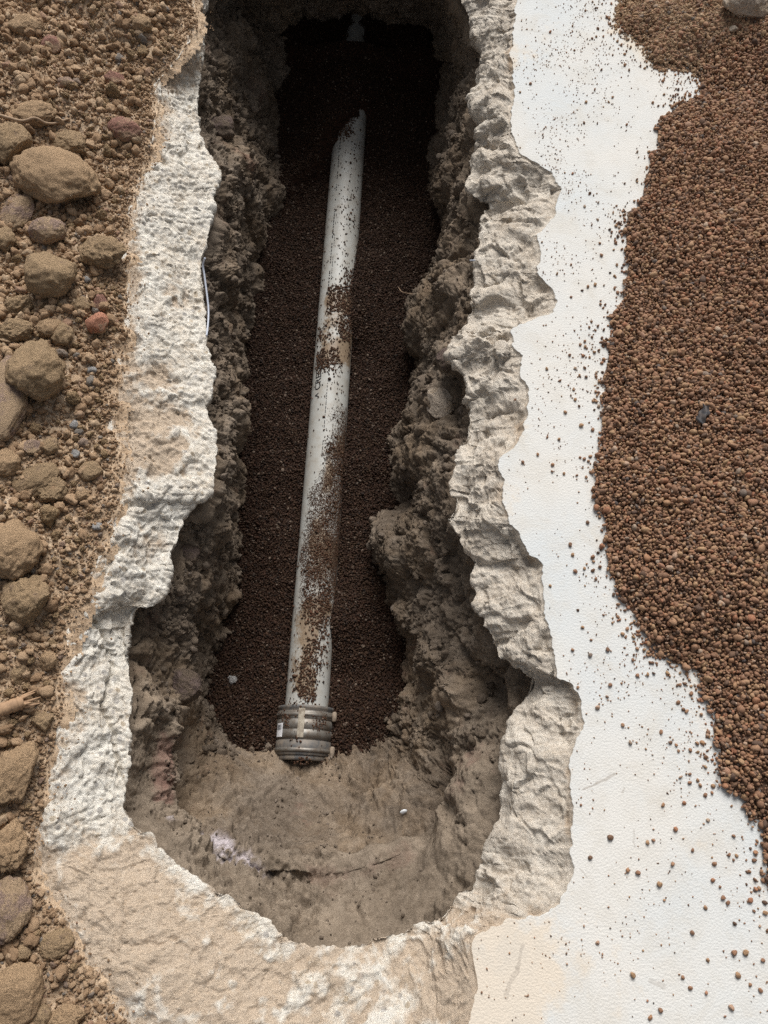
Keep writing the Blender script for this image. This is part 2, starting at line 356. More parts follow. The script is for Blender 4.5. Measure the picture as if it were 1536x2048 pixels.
OUT = [(388,-20),(386,20),(385,60),(370,100),(345,130),(315,160),(300,190),(310,240),(300,300),(280,350),(265,400),(245,470),(250,520),(255,600),(258,650),(240,700),(235,760),(225,840),(235,900),(240,950),(225,1010),(220,1060),(205,1110),(180,1150),(165,1190),(150,1230),(130,1290),(110,1340),(120,1400),(120,1450),(100,1510),(90,1570),(75,1630),(65,1700),(50,1745),(85,1790),(120,1850),(150,1900),(180,1950),(220,2000),(255,2048),(330,2180),(480,2280),(700,2300),(880,2230),(940,2048),(955,1980),(950,1930),(945,1890),(960,1870),(1010,1840),(1050,1835),(1090,1825),(1120,1810),(1140,1770),(1150,1735),(1138,1710),(1143,1680),(1142,1600),(1140,1530),(1150,1480),(1170,1450),(1165,1410),(1145,1370),(1115,1355),(1108,1320),(1100,1260),(1090,1220),(1085,1155),(1090,1130),(1055,1100),(1040,1070),(1018,1040),(1005,1000),(1010,960),(998,930),(1000,915),(1035,890),(1050,860),(1055,820),(1055,780),(1045,745),(1047,710),(1025,690),(1022,660),(1060,645),(1105,625),(1113,605),(1100,575),(1072,545),(1085,510),(1075,470),(1110,430),(1115,400),(1122,375),(1100,345),(1070,325),(1045,310),(1030,290),(1022,240),(1030,200),(1027,160),(1022,110),(1028,60),(1035,0),(1035,-20),(960,-120),(740,-150),(560,-140),(440,-110)]
# stretches of the two outlines that face each other (first point of each stretch)
PAIR = [((415,-20),(388,-20)),((392,230),(310,240)),((418,470),(245,470)),((412,640),(258,650)),((434,885),(235,900)),((392,1008),(225,1010)),((340,1150),(180,1150)),((262,1265),(130,1290)),((262,1500),(100,1510)),((248,1615),(65,1700)),((320,1690),(85,1790)),((480,1805),(220,2000)),((625,1890),(480,2280)),((720,1888),(700,2300)),((790,1870),(940,2048)),((840,1845),(945,1890)),((910,1790),(1050,1835)),((965,1725),(1150,1735)),((1000,1610),(1142,1600)),((1020,1440),(1170,1450)),((995,1315),(1108,1320)),((948,1180),(1090,1130)),((888,1040),(1018,1040)),((905,930),(998,930)),((930,790),(1045,745)),((905,670),(1022,660)),((940,600),(1113,605)),((958,470),(1075,470)),((945,392),(1122,375)),((938,320),(1030,290)),((935,195),(1030,200)),((955,80),(1028,60)),((905,-20),(1035,-20)),((740,-90),(740,-150))]
ZLIP = -0.08
def ring(NU):
    """matched samples of lip and outer outline round the hole"""
    L = WL(LIP, ZLIP)[:, :2]; O = WL(OUT, 0)[:, :2]
    ls, os_ = [], []
    for k in range(len(PAIR)):
        a, b = PAIR[k], PAIR[(k+1) % len(PAIR)]
        def part(arr, src, p, q):
            i, j = src.index(p), src.index(q)
            return np.vstack([arr[i:], arr[:j+1]]) if j <= i else arr[i:j+1]
        ls.append(part(L, LIP, a[0], b[0])); os_.append(part(O, OUT, a[1], b[1]))
    lens = np.array([np.linalg.norm(np.diff(s, axis=0), axis=1).sum()+.5*np.linalg.norm(np.diff(o, axis=0), axis=1).sum() for s, o in zip(ls, os_)])
    ns = np.maximum(4, np.round(NU*lens/lens.sum()).astype(int))
    return (np.vstack([resample(s, n+1)[:-1] for s, n in zip(ls, ns)]), np.vstack([resample(o, n+1)[:-1] for o, n in zip(os_, ns)]))
LU, OU = ring(2400); NU = len(LU)
def z3(a, z=0): return np.c_[a, np.full(len(a), z)]
# outward direction on the lip (away from the hole)
tg = np.roll(LU, -3, 0)-np.roll(LU, 3, 0); nrm = np.c_[-tg[:, 1], tg[:, 0]]; nrm /= np.linalg.norm(nrm, axis=1, keepdims=True)+1e-9
ccw = np.sum(LU[:, 0]*np.roll(LU[:, 1], -1)-np.roll(LU[:, 0], -1)*LU[:, 1]) > 0
OUTW = -nrm if ccw else nrm
for _ in range(25): OUTW = (np.roll(OUTW, 1, 0)+OUTW+np.roll(OUTW, -1, 0))/3
OUTW /= np.linalg.norm(OUTW, axis=1, keepdims=True)
# break the outlines up
LU = LU+OUTW*(fbm(z3(LU), 28, 4, 3)*.006+ridge(z3(LU), 90, 2, 9)*.0025)[:, None]
OU = OU+OUTW*(fbm(z3(OU), 22, 3, 4)*.005+fbm(z3(OU), 60, 4, 5)*.0035+fbm(z3(OU), 160, 2, 15)*.0016)[:, None]
LIPXY = LU[::6]; OUTXY = OU[::6]
# which part of the ring is the painted side (right) : smooth weight
rightw = np.zeros(NU); ang = np.arange(NU)
iR0 = np.argmin(np.hypot(*(OU-W(1020, 1840)[:2]).T)); iR1 = np.argmin(np.hypot(*(OU-W(1035, -20)[:2]).T))
rightw[min(iR0, iR1):max(iR0, iR1)] = 1
for _ in range(60): rightw = (np.roll(rightw, 1)+rightw+np.roll(rightw, -1))/3

# ------------------------------------------------------------------ the slab
def build_slab():
    NF = 84
    rows = [z3(OU)]; paint = [np.ones(NU)]; amp = [np.zeros(NU)]; gy = [np.zeros(NU)]
    wd = np.linalg.norm(OU-LU, axis=1)
    for k in range(1, NF+1):                                          # the break
        f = k/NF; xy = OU+(LU-OU)*f
        prR = -(.004*sstep(0, .03, f)) + (ZLIP+.004)*(.45*f+.55*f**2.2)         # right: steep chipped face
        prL = -.003*sstep(0, .04, f) + (ZLIP+.003)*(sstep(.15, 1.0, f)*.75+.25*f)
        rows.append(np.c_[xy, prR*rightw+prL*(1-rightw)])
        paint.append(np.full(NU, 1.0 if k < 1 else 0.0)); amp.append(np.full(NU, sstep(0, .16, f)*(1-.35*sstep(.9, 1, f)))); gy.append(rightw*(.92-.1*f))
    for o, z in ((.003, -.088), (.005, -.096), (.010, -.104), (.018, -.111), (.03, -.116), (.05, -.119), (.08, -.121), (.25, -.122)):   # lip and underside
        rows.append(np.c_[LU+OUTW*o, np.full(NU, z)]); paint.append(np.zeros(NU)); amp.append(np.full(NU, .7 if o < .07 else .2)); gy.append(np.clip(rightw+.35, 0, 1))
    P = np.array(rows); paint = np.array(paint); amp = np.array(amp); gy = np.array(gy)
    n = grid_normals(P, True)
    if n[40, 10, 2] < 0: n = -n
    rw = rightw[None, :]
    q = P.copy()
    big = fbm(q, 11, 3, 21); rid = ridge(q+fbm(q, 20, 2, 3)[..., None]*.02, 22, 3, 31)
    f1, f2, cid = worley(q*np.array([1, 1, 1.4])+.012*np.stack([fbm(q, 30, 2, 71), fbm(q, 30, 2, 72), fbm(q, 30, 2, 73)], -1), 21, 41)
    g1, g2, cg = worley(q, 70, 51)
    fine = fbm(q, 130, 3, 61)
    fw = q+.02*np.stack([fbm(q, 14, 3, 74), fbm(q, 14, 3, 75), fbm(q, 14, 3, 76)], -1)
    fa = facets(fw, 11, 401); fb = facets(fw, 30, 411); fc = facets(fw, 75, 421)
    dR = .016*big+.002*rid+.021*fa+.007*fb+.0018*fc+.0016*fine-.003
    dL = .008*big+.003*rid+.008*fa+.0065*fb+.003*fc+.002*fine
    hollow = sstep(.001, -.008, dL)
    disp = amp*(dR*rw+dL*(1-rw))
    pf_ = P.reshape(-1, 3)[:, :2]; wob = z3(pf_)
    def groove(pts, wd_, dep):
        e = seg_dist(pf_+.004*np.stack([fbm(wob, 60, 2, 431), fbm(wob, 60, 2, 432)], -1), WL(pts, -.02)[:, :2]); return -dep*np.exp(-(e/wd_)**2)
    gr = groove([(178,1195),(205,1275),(212,1350),(200,1400),(211,1455),(219,1545)], .004, .016)+groove([(225,1062),(245,1045),(262,1015),(300,1005)], .007, .012)+groove([(200,1170),(225,1130),(240,1085)], .007, .012)+groove([(315,300),(316,306)], .007, .012)+groove([(322,322),(330,330)], .008, .010)+groove([(240,1190),(236,1240),(250,1300)], .012, .008)+groove([(300,560),(350,640)], .012, .006)+groove([(1095,1240),(1060,1180),(1030,1130)], .012, .006)+groove([(985,388),(1040,395)], .014, .018)+groove([(905,1105),(960,1120),(1010,1130)], .016, .016)+groove([(1000,1330),(1060,1350),(1100,1362)], .016, .016)+groove([(975,820),(1030,822)], .010, .010)+groove([(890,1010),(930,960),(990,950)], .012, .010)
    disp = disp+gr.reshape(disp.shape)*sstep(.2, .6, amp)
    P = P+n*disp[..., None]
    P[1:NF+1, :, 2] = np.minimum(P[1:NF+1, :, 2], .004)
    # the flat top round the hole, filled out to a far border
    from mathutils.geometry import delaunay_2d_cdt
    gxx, gyy = np.meshgrid(np.arange(-1.4, 1.9, .03), np.arange(-.9, 2.8, .03)); gp = np.stack([gxx.ravel(), gyy.ravel()], -1)+RNG.uniform(-.006, .006, (gxx.size, 2))
    gp = gp[~inside(gp, OUTXY) & (seg_dist(gp, OUTXY, True) > .012)]
    rect = np.array([[-14, -12], [14, -12], [14, 16], [-14, 16.]])
    pts = np.vstack([OU, rect, gp]); ed = [(i, (i+1) % NU) for i in range(NU)]+[(NU+i, NU+(i+1) % 4) for i in range(4)]
    cv, _, cf, ov, _, _ = delaunay_2d_cdt([Vector(p) for p in pts.tolist()], ed, [], 0, 1e-6)
    cv = np.array([[p[0], p[1]] for p in cv]); cf = np.array([f for f in cf if len(f) == 3])
    cc = cv[cf].mean(1); cf = cf[~inside(cc, OU)]
    e1, e2 = cv[cf[:, 1]]-cv[cf[:, 0]], cv[cf[:, 2]]-cv[cf[:, 0]]; fl_ = e1[:, 0]*e2[:, 1]-e1[:, 1]*e2[:, 0] < 0; cf[fl_] = cf[fl_][:, ::-1]
    # dust carried onto it
    nb = P.shape[0]*NU; xy = np.vstack([P[..., :2].reshape(-1, 2), cv]); dust = np.zeros(len(xy))
    def blob(px, py, r, a, z=0, e=1.0):
        c = W(px, py, z)[:2]; dd = (xy-c)*np.array([1, e]); return a*np.exp(-(dd**2).sum(1)/r**2)
    for b in ((330,560,.05,.6),(300,720,.07,.75),(310,830,.08,.85),(310,900,.07,.8),(290,1080,.04,.6),(370,1060,.03,.6),(300,1450,.04,.25),(200,1790,.09,.7),(330,1900,.12,.95),(450,2000,.15,.95),(250,1800,.1,.5),(620,2010,.15,.75),(800,2010,.1,.55),(150,1650,.06,.4),(1080,2020,.16,.62),(985,1965,.075,.75),(975,1900,.05,.5),(1000,1930,.07,.4),(1020,1000,.05,.55),(1060,600,.04,.4),(1080,590,.03,.4),(1030,860,.04,.3),(1280,60,.08,.95),(1300,20,.1,.9),(1340,110,.07,.9),(1030,110,.06,.35),(1100,80,.08,.3),(1390,1690,.025,.5),(1240,1830,.03,.35)): dust += blob(*b)
    dl = seg_dist(xy, WL(OUT[:40], 0)[:, :2])
    left = np.r_[np.tile(1-rightw, len(P)), np.zeros(len(cv))]
    dust += left*.8*np.exp(-(dl/.04)**2)
    dr = seg_dist(xy, WL(OUT[45:], 0)[:, :2][::2])
    dust += .35*np.exp(-(dr/.012)**2)*np.r_[np.tile(rightw, len(P))*(paint.ravel() < .5), np.full(len(cv), .6)]
    dust[:nb] += (.22*left[:nb]+.12)*hollow.ravel()*sstep(0, .2, amp.ravel())
    dust[:nb] -= left[:nb]*.12*sstep(-.03, -.08, P[..., 2].ravel())
    dust[nb:] += .28*np.exp(-(seg_dist(cv, WL([(1300,350),(1250,500),(1200,800),(1190,1000),(1230,1180),(1390,1345),(1440,1560),(1540,1780)], 0)[:, :2])/.06)**2)
    q3 = np.vstack([P.reshape(-1, 3), np.c_[cv, np.zeros(len(cv))]]); mot = fbm(q3, 9, 4, 491)+.6*fbm(q3, 38, 3, 495)
    dust[:nb] -= .38*left[:nb]*sstep(.001, .009, dL).ravel()*sstep(0, .2, amp.ravel())
    dust = dust*np.clip(.9+.55*mot, .25, 1.5)
    ptop = ((cv[:, 0] > .02) & (cv[:, 1] > -1.2)).astype(float)
    paint[0] = rightw > .5
    q4 = grid_faces(len(P), NU, True); tri = np.vstack([q4[:, [0, 1, 2]], q4[:, [0, 2, 3]], cf+nb])
    me = mesh_np('pavement', np.vstack([P.reshape(-1, 3), np.c_[cv, np.zeros(len(cv))]]), tri, M['concrete'], True, {'paint': np.r_[paint.ravel(), ptop], 'dust': np.clip(dust, 0, 1), 'grey': np.r_[gy.ravel(), np.zeros(len(cv))]})
    o = obj('pavement', me); tag(o, 'white painted concrete slab broken open around a long trench', 'pavement', kind='structure')
    return P
SLAB = build_slab()

# ------------------------------------------------------------------ earth walls of the trench
ST = [((415,0),(470,-10),(606,100)),((402,130),(455,130),(578,190)),((392,230),(450,230),(570,280)),((425,325),(458,330),(560,330)),((437,370),(462,400),(547,400)),((418,470),(462,480),(528,480)),((404,540),(455,560),(510,560)),((412,640),(450,640),(495,640)),((425,745),(452,740),(485,720)),((416,815),(455,830),(480,830)),((433,900),(450,920),(472,930)),((415,990),(440,1010),(470,1030)),((360,1050),(425,1070),(472,1090)),((340,1150),(400,1160),(470,1150)),((290,1212),(375,1230),(455,1230)),((262,1265),(355,1290),(440,1280)),((260,1400),(345,1400),(428,1350)),((255,1540),(335,1520),(435,1420)),((250,1620),(345,1600),(455,1460)),((305,1665),(375,1660),(490,1480)),((385,1748),(430,1715),(540,1500)),((480,1805),(500,1745),(590,1502)),((640,1893),(640,1752),(650,1511)),((790,1870),(740,1738),(695,1509)),((910,1790),(830,1700),(740,1490)),((972,1700),(890,1650),(772,1465)),((1000,1600),(920,1580),(782,1430)),((1015,1470),(930,1470),(788,1380)),((1040,1370),(928,1370),(790,1300)),((985,1290),(905,1270),(788,1220)),((948,1190),(885,1170),(780,1150)),((925,1090),(865,1070),(764,1080)),((890,1000),(855,980),(795,990)),((910,920),(850,910),(782,900)),((932,830),(865,820),(815,820)),((910,735),(880,740),(838,740)),((893,700),(880,690),(828,680)),((930,640),(890,620),(822,600)),((950,520),(905,520),(855,530)),((962,430),(918,430),(885,440)),((935,375),(920,370),(850,390)),((950,280),(925,280),(865,300)),((935,195),(930,190),(890,220)),((962,115),(930,110),(885,150)),((930,20),(915,20),(862,86)),((860,-60),(840,-40),(790,62)),((660,-80),(660,-60),(700,56)),((500,-60),(530,-40),(635,66))]
ZF = -.60
def build_walls():
    a = np.array(ST, float)
    K0 = W(a[:, 0, 0], a[:, 0, 1], ZLIP)[:, :2]; K1 = W(a[:, 1, 0], a[:, 1, 1], -.27)[:, :2]; K3 = W(a[:, 2, 0], a[:, 2, 1], ZF)[:, :2]
    n = len(a); seg = np.linalg.norm(np.roll(K1, -1, 0)-K1, axis=1)+.02; cs = np.r_[0, np.cumsum(seg)]
    NW = 1700; t = np.interp(np.linspace(0, cs[-1], NW, endpoint=False), cs, np.arange(n+1))
    A0, A1, A3 = catmull(K0, t), catmull(K1, t), catmull(K3, t)
    cen = np.array([-.12, 1.1]); ow = A0-A3
    tg = np.roll(A1, -8, 0)-np.roll(A1, 8, 0); on = np.c_[-tg[:, 1], tg[:, 0]]; on /= np.linalg.norm(on, axis=1, keepdims=True)
    if (on*(A1-cen)).sum() < 0: on = -on
    near = sstep(.35, .0, A1[:, 1])                                    # weight of the sloping near end
    rows = [np.c_[A0+on*.30, np.full(NW, -.116)], np.c_[A0+on*.10, np.full(NW, -.118)], np.c_[A0+on*.045, np.full(NW, -.122)]]
    def span(Pa, za, Pb, zb, k, ease=1.0):
        for i in range(k):
            f = (i+1)/k; rows.append(np.c_[Pa+(Pb-Pa)*f**ease, np.full(NW, 0)+za+(zb-za)*f])
    B0 = A0+on*.028
    span(A0+on*.045, -.122, B0, -.14, 6)
    span(B0, -.14, A1, -.262, 62)
    sh = A1-on*(.05*near*(.7+.5*fbm(z3(A1), 9, 2, 77)))[:, None]                                    # small bench near the rounded end
    span(A1, -.262, sh, -.272, 10)
    mid = (sh*.55+A3*.45)+on*.006
    span(sh, -.272, mid, -.43, 64)
    span(mid, -.43, A3, ZF, 70)
    span(A3, ZF, A3-on*.03, ZF-.09, 10)
    P = np.array(rows); N = grid_normals(P, True)
    # normals must point into the hole
    if (N[100]*np.c_[-on, np.zeros(NW)]).sum() < 0: N = -N
    q = P.copy(); warp = np.stack([fbm(q, 9, 3, 81), fbm(q, 9, 3, 82), fbm(q, 9, 3, 83)], -1)
    qw = q+warp*.035
    depth = np.linspace(0, 1, len(P))[:, None]
    calm = near[None, :]*(1-.25*0)
    right = sstep(.0, .12, A1[:, 0])[None, :]
    d = .022*fbm(q, 5.5, 3, 91)+.056*(lumps(qw, 7.5, 101)-.6)+.024*(lumps(qw, 19, 111)-.6)*(1-.4*right)+.012*facets(qw, 26, 441)*(1-.5*right)+.007*(lumps(q+warp*.01, 55, 121)-.55)+.005*(lumps(q, 120, 131)-.5)+.004*fbm(q, 190, 3, 141)
    rough_n = .35+1.0*sstep(-.15, .35, fbm(q, 5, 2, 113))
    dn = .014*fbm(q, 6, 3, 92)+.020*(lumps(qw, 7, 102)-.6)+rough_n*(.016*(lumps(qw, 20, 112)-.6)+.014*facets(qw, 17, 451)+.008*(lumps(qw, 52, 122)-.5)+.005*fbm(q, 150, 3, 142))
    crack = ridge(q+warp*.02, 16, 3, 151); dn = dn-.022*sstep(.80, .97, crack)*sstep(-.2, .3, fbm(q, 7, 2, 152))-.012*sstep(.82, .97, ridge(q+warp*.015, 38, 2, 153))*sstep(-.1, .3, fbm(q, 9, 2, 154))
    d = d-.02*sstep(.7, .95, ridge(q+warp*.03, 9, 2, 161))
    cw = calm*.88
    dd = d*(1-cw)+1.3*dn*cw
    fade = np.ones(len(P)); fade[:3] = 0; fade[3:9] = np.linspace(.1, .7, 6); fade[-10:] = .4
    dd = dd*fade[:, None]
    # individual swellings seen in the photo
    flat = P.reshape(-1, 3); ex = np.zeros(len(flat))
    for px, py, z, r, h in ((805,1090,-.45,.075,.055),(850,1040,-.36,.05,.03),(800,935,-.48,.05,.035),(880,800,-.25,.045,.05),(905,720,-.16,.05,.05),(845,640,-.45,.07,.03),(860,1500,-.42,.08,.03),(945,1380,-.28,.07,.045),(900,1310,-.33,.06,.03),(965,1560,-.2,.06,.04),(960,1640,-.18,.05,.04),(870,1330,-.4,.05,.03),(820,1230,-.48,.06,.03),(340,1270,-.26,.06,.035),(330,1160,-.2,.05,.03),(400,1050,-.26,.05,.03),(290,1420,-.2,.06,.03),(430,850,-.3,.06,.03),(430,560,-.22,.06,.03),(450,80,-.2,.07,.035),(480,330,-.3,.06,.03),(920,600,-.3,.06,.02),(325,1470,-.26,.022,.03),(322,1530,-.24,.022,.035),(330,1585,-.22,.022,.03),(395,1720,-.24,.03,.03),(930,1600,-.24,.03,.03),(905,1650,-.25,.03,.03),(320,1690,-.12,.045,.035),(385,1690,-.18,.04,.045),(870,1770,-.14,.03,.025),(300,1610,-.12,.04,.03),(440,1560,-.45,.05,.03),(720,1500,-.52,.05,.035),(560,1500,-.54,.05,.02),(630,1524,-.56,.045,.03),(800,1600,-.38,.06,.03),(900,1700,-.2,.05,.035),(700,1830,-.15,.05,.014),(500,1640,-.4,.05,.018)):
        c = W(px, py, z); ex += h*np.exp(-((flat-c)**2).sum(1)/r**2)
    for px, py, z, r, h in ((990,1380,-.22,.05,-.06),(385,1350,-.35,.03,-.03),(420,1290,-.36,.03,-.035),(930,770,-.2,.05,-.05),(300,1520,-.24,.04,-.02),(900,1560,-.32,.03,-.03),(850,1690,-.28,.04,-.02),(395,1610,-.32,.05,-.045),(620,1620,-.42,.07,-.02),(365,1500,-.34,.045,-.06),(370,1580,-.33,.04,-.045),(880,1600,-.32,.035,-.035),(760,1660,-.34,.05,-.02)):
        c = W(px, py, z); ex += h*np.exp(-((flat-c)**2).sum(1)/r**2)
    dd = dd+ex.reshape(dd.shape)*fade[:, None]
    ri = np.arange(len(P)); ia = 3+6+62+10
    dd = dd+near[None, :]*(-.026*np.exp(-((ri-ia-5)/5.)**2)+.012*np.exp(-((ri-ia+9)/7.)**2))[:, None]*(.45+.55*sstep(-.3, .2, fbm(q, 8, 2, 471)))
    P2 = P+N*dd[..., None]
    fl = P2.reshape(-1, 3)
    pale = np.zeros(len(fl)); clay = np.zeros(len(fl))
    def seg(pts, z, r):
        c = W(np.array(pts, float)[:, 0], np.array(pts, float)[:, 1], z); o = np.full(len(fl), 9.)
        for u, v in zip(c[:-1], c[1:]):
            uv = v-u; tt = np.clip(((fl-u)@uv)/(uv@uv), 0, 1); o = np.minimum(o, np.linalg.norm(fl-u-tt[:, None]*uv, axis=1))
        return o
    nz = fbm(fl, 45, 3, 171)
    pale += 1.1*sstep(.052, .030, seg([(428,1705),(450,1735),(470,1742),(505,1748)], -.272, 0)+nz*.006)
    pale += .6*sstep(.02, .008, seg([(345,1622),(375,1628)], -.2, 0)+nz*.004)
    pale += .35*sstep(.03, .01, seg([(395,1300),(402,1335)], -.4, 0)+nz*.006)
    clay += .8*sstep(.035, .018, seg([(325,1480),(322,1590)], -.25, 0)+nz*.006)
    clay += .3*sstep(.03, .010, seg([(600,1748),(700,1752),(760,1735),(810,1712)], -.268, 0)+nz*.01)
    clay += .4*sstep(.05, .02, seg([(960,1530),(945,1620)], -.2, 0)+nz*.02)
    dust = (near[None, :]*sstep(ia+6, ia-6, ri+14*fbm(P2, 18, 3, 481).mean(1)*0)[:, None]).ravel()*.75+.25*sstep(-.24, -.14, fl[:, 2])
    me = mesh_np('earth', P2, grid_faces(len(P), NW, True), M['clay'], True, {'pale': np.clip(pale, 0, 1), 'clay': np.clip(clay, 0, 1), 'dust': np.clip(dust, 0, 1)})
    o = obj('earth', me); tag(o, 'lumpy grey brown clay sides of the dug trench', 'earth', kind='structure')
    return P2, N
WALL, WALLN = build_walls()

# ------------------------------------------------------------------ rocks : one generator for grains, clods and stones
def ico(sub):
    import bmesh
    bm = bmesh.new(); bmesh.ops.create_icosphere(bm, subdivisions=sub, radius=1.0)
    v = np.array([x.co[:] for x in bm.verts]); f = np.array([[x.index for x in y.verts] for y in bm.faces]); bm.free(); return v, f
ICO = {s: ico(s) for s in (1, 2, 3, 4, 5)}
def rock_arrays(sub, seed, size=(1, 1, 1), rough=.15, cuts=5, clod=0.0, cutd=(.62, .92)):
    """unit rock of half-size `size`: noise-swollen ball with flat cuts"""
    v, f = ICO[sub]; v = v.copy(); rg = np.random.default_rng(seed)
    off = rg.uniform(-50, 50, 3)
    v *= (1+rough*fbm(v+off, 1.1, 3, seed))[:, None]
    for _ in range(cuts):
        n = rg.normal(size=3); n /= np.linalg.norm(n); dcut = rg.uniform(*cutd)
        h = v@n-dcut; k = h > 0; v[k] -= (h[k]*.96)[:, None]*n
    if sub >= 3:
        nn = v/np.linalg.norm(v, axis=1, keepdims=True)
        v += nn*((.014+rough*.27)*fbm(v+off, 4.5, 3, seed+5)+(.010+rough*.14)*fbm(v+off, 13, 3, seed+6)+.012*(lumps(v+off, 11, seed+7)-.6))[:, None]
        if clod: v += nn*(clod*(lumps(v+off, 2.6, seed+8)-.6)+clod*.5*(lumps(v+off, 6.5, seed+9)-.6))[:, None]
    v -= (v.max(0)+v.min(0))/2
    v /= np.abs(v).max(0); v *= np.array(size); return v, f

# collections of sources for the countless small grains (not linked to the scene)
def source(name, mat, n, sub, rough, cuts, clod=0.0, seed=0, shapes=None):
    col = bpy.data.collections.new(name)
    for k in range(n):
        rg = np.random.default_rng(seed+k); s = (1, rg.uniform(.7, .95), rg.uniform(.5, .8))
        v, f = rock_arrays(sub, seed+k*7, s, rough, cuts, clod)
        me = mesh_np(name, v, f, mat, sub > 1); o = bpy.data.objects.new(name, me); col.objects.link(o)
    return col
SRC_GRAVEL = source('gravel_grain_source', M['gravel'], 8, 2, .22, 5, seed=100)
SRC_DARK = source('dark_grain_source', M['gravel_dark'], 8, 2, .22, 5, seed=100)
SRC_PIPE = source('brown_grain_source', gravel_mat('mid_brown_gravel', .27), 8, 2, .22, 5, seed=100)  # grains on the pipe: gravel colours darkened less than the bed
SRC_CRUMB = source('soil_crumb_source', M['crumb'], 9, 3, .28, 5, clod=.36, seed=300)
SRC_CLAY = source('clay_crumb_source', M['clay_crumb'], 7, 3, .25, 3, clod=.22, seed=500)

def scatter(name, col, pts, scl, nsrc, sheet=None, sheet_mat=None, rot=None):
    """ONE object: a sheet of faces plus an instance of a grain at every point"""
    n = len(pts); v = np.asarray(pts, np.float32); f = np.zeros((0, 4), int); tot = n
    if sheet is not None:
        sv, f = sheet; v = np.vstack([v, sv.reshape(-1, 3)]); f = f+n; tot = len(v)
    me = mesh_np(name, v, f, sheet_mat)
    sel = np.zeros(tot, bool); sel[:n] = True
    a = me.attributes.new('grain', 'BOOLEAN', 'POINT'); a.data.foreach_set('value', sel)
    r = np.zeros((tot, 3), np.float32); r[:n] = RNG.uniform(0, 6.283, (n, 3)) if rot is None else rot
    a = me.attributes.new('rot', 'FLOAT_VECTOR', 'POINT'); a.data.foreach_set('vector', r.ravel())
    s = np.zeros((tot, 3), np.float32); s[:n] = np.asarray(scl).reshape(n, -1)
    a = me.attributes.new('scl', 'FLOAT_VECTOR', 'POINT'); a.data.foreach_set('vector', s.ravel())
    i = np.zeros(tot, np.int32); i[:n] = RNG.integers(0, nsrc, n)
    a = me.attributes.new('idx', 'INT', 'POINT'); a.data.foreach_set('value', i)
    o = obj(name, me)
    g = bpy.data.node_groups.new(name, 'GeometryNodeTree')
    g.interface.new_socket('Geometry', in_out='INPUT', socket_type='NodeSocketGeometry'); g.interface.new_socket('Geometry', in_out='OUTPUT', socket_type='NodeSocketGeometry')
    gi = g.nodes.new('NodeGroupInput'); go = g.nodes.new('NodeGroupOutput')
    ci = g.nodes.new('GeometryNodeCollectionInfo'); ci.inputs['Collection'].default_value = col; ci.inputs['Separate Children'].default_value = True; ci.inputs['Reset Children'].default_value = True
    ip = g.nodes.new('GeometryNodeInstanceOnPoints'); ip.inputs['Pick Instance'].default_value = True
    def na(nm, ty):
        x = g.nodes.new('GeometryNodeInputNamedAttribute'); x.data_type = ty; x.inputs['Name'].default_value = nm
        return [q for q in x.outputs if q.enabled and q.name == 'Attribute'][0]
    er = g.nodes.new('FunctionNodeEulerToRotation')
    L = g.links.new
    L(gi.outputs[0], ip.inputs['Points']); L(ci.outputs[0], ip.inputs['Instance']); L(na('grain', 'BOOLEAN'), ip.inputs['Selection'])
    L(na('idx', 'INT'), ip.inputs['Instance Index']); L(na('rot', 'FLOAT_VECTOR'), er.inputs[0]); L(er.outputs[0], ip.inputs['Rotation']); L(na('scl', 'FLOAT_VECTOR'), ip.inputs['Scale'])
    jn = g.nodes.new('GeometryNodeJoinGeometry'); L(ip.outputs[0], jn.inputs[0])
    if sheet is not None: L(gi.outputs[0], jn.inputs[0])
    L(jn.outputs[0], go.inputs[0])
    md = o.modifiers.new('grains', 'NODES'); md.node_group = g
    return o
def jitter_grid(x0, x1, y0, y1, step):
    x, y = np.meshgrid(np.arange(x0, x1, step), np.arange(y0, y1, step)); p = np.stack([x.ravel(), y.ravel()], -1)
    return p+RNG.uniform(-.48, .48, p.shape)*step

# ------------------------------------------------------------------ pipe line
PA = W(613, 1420, -.575); PB = W(701, 240, -.575); PDIR = (PB-PA)/np.linalg.norm(PB-PA); PR = .057
PSIDE = np.array([PDIR[1], -PDIR[0], 0.0])                             # to the right seen along the pipe
def pipe_axis(y): return PA[0]+(y-PA[1])*PDIR[0]/PDIR[1]

